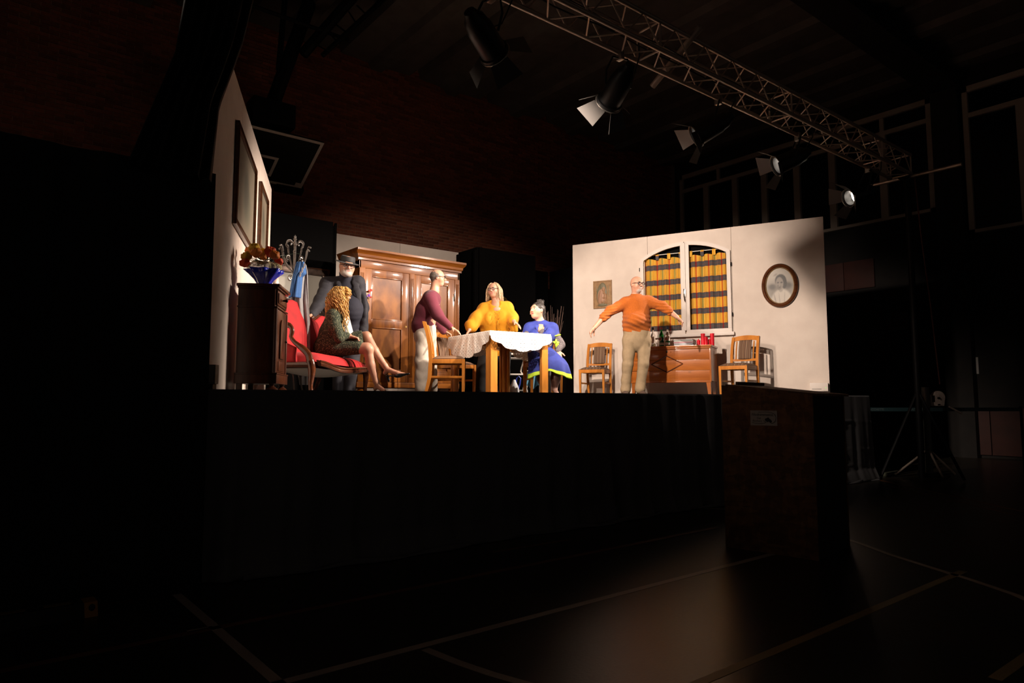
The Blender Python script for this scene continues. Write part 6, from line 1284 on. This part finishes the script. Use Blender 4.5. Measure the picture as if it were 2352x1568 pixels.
np_object('body', [sdf_mesh(hp,HI), sdf_mesh(h1,HD), sdf_mesh(h2,HD), sdf_mesh(lg,.0065), sdf_mesh([cap(J(1243,815),J(1243,765),.13,.12,.05,fl_)],.014)], m_skin, t, blue_paint)
hd.eyes(t,(.1,.2)); hd.mic(t,1)
m_bd = M('blue_cotton_dress', (.018,.034,.24), .8, noise=(24,(.014,.027,.20)), bump=(140,.1)); m_lime = M('lime_trim', (.50,.72,.04), .7); m_lacey = M('grey_lace_knit', (.055,.045,.048), .85, noise=(70,(.12,.10,.105)))
dr = [cap(J(1243,812), J(1243,775), .155,.17,.06,fl_), cap(J(1243,775), J(1242,758), .17,.15,.06,fl_), cap(J(1217,754), J(1268,754), .075,.075,.05), ell(J(1230,772,-.10),(.09,.08,.09),None,.06), ell(J(1258,772,-.10),(.09,.08,.09),None,.06)]
dr += chain([J(1216,754),J(1210,768,-.02)],[.078,.066],.04)+chain([J(1268,754),J(1275,770,-.02)],[.078,.066],.04)+[sub(ell(J(1244,750,-.16),(.045,.10,.10),None,.012))]
cloth('dress_bodice', dr, m_bd, t, .0075, .009, (22,22,28), 31)
def skirt_loft():
    rows = [(J(1243,806,.02),v.r,v.c,.165,.125),(J(1244,814,-.06),v.r,(v.c*.5+v.u).normalized(),.19,.135),(J(1250,822,-.22),v.r,(v.c*.15+v.u).normalized(),.215,.12),(J(1256,829,-.38),v.r,(v.c*.4+v.u).normalized(),.235,.105),(J(1259,836,-.46),v.r,(v.c+v.u*.7).normalized(),.250,.095),(J(1261,846,-.475),v.r,(v.c-v.u*.05).normalized(),.262,.10),(J(1262,857,-.475),v.r,(v.c-v.u*.05).normalized(),.272,.11)]
    n, sub_ = 72, 6; idx = np.linspace(0,len(rows)-1,(len(rows)-1)*sub_+1); b_ = MB(); vs_ = []; org = Vector(t.location); K = len(idx)
    for q in idx:
        i0 = min(int(q),len(rows)-2); f_ = q-i0; A_, B_ = rows[i0], rows[i0+1]; c_ = A_[0].lerp(B_[0],f_); rv = A_[1]; nv = A_[2].lerp(B_[2],f_).normalized(); a_ = A_[3]+(B_[3]-A_[3])*f_; h_ = A_[4]+(B_[4]-A_[4])*f_; g = q/(len(rows)-1)
        for j in range(n):
            th = 2*math.pi*j/n; w_ = 1+.05*g*math.sin(9*th)+.03*g*math.sin(5*th+1); kx = math.cos(th); dip = .075*g**3*(abs(kx)**2)-.03*g**4*math.exp(-(kx/.25)**2)
            vs_.append(c_+rv*a_*kx*w_+nv*h_*math.sin(th)*w_*(1-.25*g*math.exp(-(kx/.3)**2)*(math.sin(th) > 0))-v.u*dip-org)
    fs_ = [(i*n+j,i*n+(j+1) % n,(i+1)*n+(j+1) % n,(i+1)*n+j) for i in range(K-1) for j in range(n)]
    b_.add(vs_, fs_); b_.m = [1 if i >= K-1-sub_*.72 else 0 for i in range(K-1) for j in range(n)]
    o_ = b_.build('dress_skirt', [m_bd, m_lime], t, smooth=True, angle=180); solid(o_, .006)
skirt_loft()
o = Vector(t.location)
cloth('lace_sleeve', chain([J(1268,756),J(1285,785,-.06),J(1289,792,-.08),J(1281,806,-.20)],[.058,.052,.05,.036],.03), m_lacey, t, .006, .002); cloth('lace_sleeve', chain([J(1214,758),J(1208,780,-.12),J(1220,792,-.36)],[.058,.052,.036],.03), m_lacey, t, .006, .002)
cloth('lace_top', [ell(J(1244,766,-.075),(.06,.075,.09),None,.02)], m_lacey, t, .006, .001)
for c_, e_ in (((1208.5,770,-.03),(-.5,-1)),((1276,772,-.03),(.5,-1))):
    ctr = J(*c_)-o; ax = (v.r*e_[0]*.6+v.u*e_[1]).normalized(); s1_ = ax.orthogonal().normalized(); s2_ = ax.cross(s1_); MB().tube([ctr+(s1_*math.cos(a)+s2_*math.sin(a))*.068 for a in np.linspace(0,6.283,24)[:-1]], .009, 6, True).build('sleeve_trim', m_lime, t, smooth=True)
for sx in (-1,1): MB().tube([J(1243+sx*4,746,-.02)-o+v.c*.05,J(1243+sx*11,751,-.06)-o+v.c*.09,J(1243+sx*8,760,-.10)-o+v.c*.08], [.018,.024,.010], 8, flat=.35).build('collar', m_bd, t, smooth=True)
bw = MB(); c_ = J(1277,789,-.12)-o
for a in (.4,1.5,-.5,2.6,-1.4): bw.tube([c_,c_+(v.r*math.cos(a)*.6+v.u*math.sin(a))*.03+v.c*.03,c_+(v.r*math.cos(a)*.7+v.u*math.sin(a))*.05+v.c*.015], [.012,.026,.018], 8, flat=.6)
bw.build('apron_bow', m_lime, t, smooth=True); MB().tube([J(1281,800,-.13)-o,J(1290,815,-.2)-o,J(1289,830,-.28)-o], [.010,.012,.008], 6, flat=.3).build('apron_ribbon', m_lime, t, smooth=True)
m_dk = M('dark_hair', (.018,.014,.013), .45, noise=(40,(.045,.039,.036),(1,1,.3)), spec=.25)
np_object('hair', [sdf_mesh([hd.e(0,-.17,.24,.72,.85,.76), hd.e(0,-.55,-.25,.5,.36,.5), sub(hd.e(0,1.02,-.25,.62,.72,.84,.06)), hd.e(.20,-.62,1.06,.42,.42,.42,.12), hd.e(.05,-.30,.92,.36,.36,.26,.15)],.006,folds(.004,(80,80,60),14))], m_dk, t)
b = MB(); rr = random.Random(9)
for k in range(26):
    a = rr.uniform(0,6.28); c0 = Vector((.20+.38*math.cos(a),-.62+.38*math.sin(a),1.06+rr.uniform(-.3,.35))); lock(b, [hd.p(*(c0+Vector((.12*math.cos(a+i*.5)*i/5,.12*math.sin(a+i*.5)*i/5,.04*math.sin(i+k))))) -o for i in range(6)], hd.h*.05, hd.h*.02, 5)
b.build('bun_hair', m_dk, t, smooth=True, angle=180); b = MB()
for k in range(14):
    x0_ = rr.uniform(-.45,.45); lock(b, [hd.p(x0_+.06*math.sin(i+k),-.80-.06*i/5*math.cos(k),.0-.22*i)-o for i in range(6)], hd.h*.07, hd.h*.02, 5)
b.build('nape_hair', m_dk, t, smooth=True, angle=180)
MB().tube([hd.p(.72,-.08,-.38+.0)-o+(hd.u*math.cos(a)+hd.f*math.sin(a))*.016 for a in np.linspace(0,6.283,14)[:-1]], .003, 5, True).build('earring', m_brass, t)
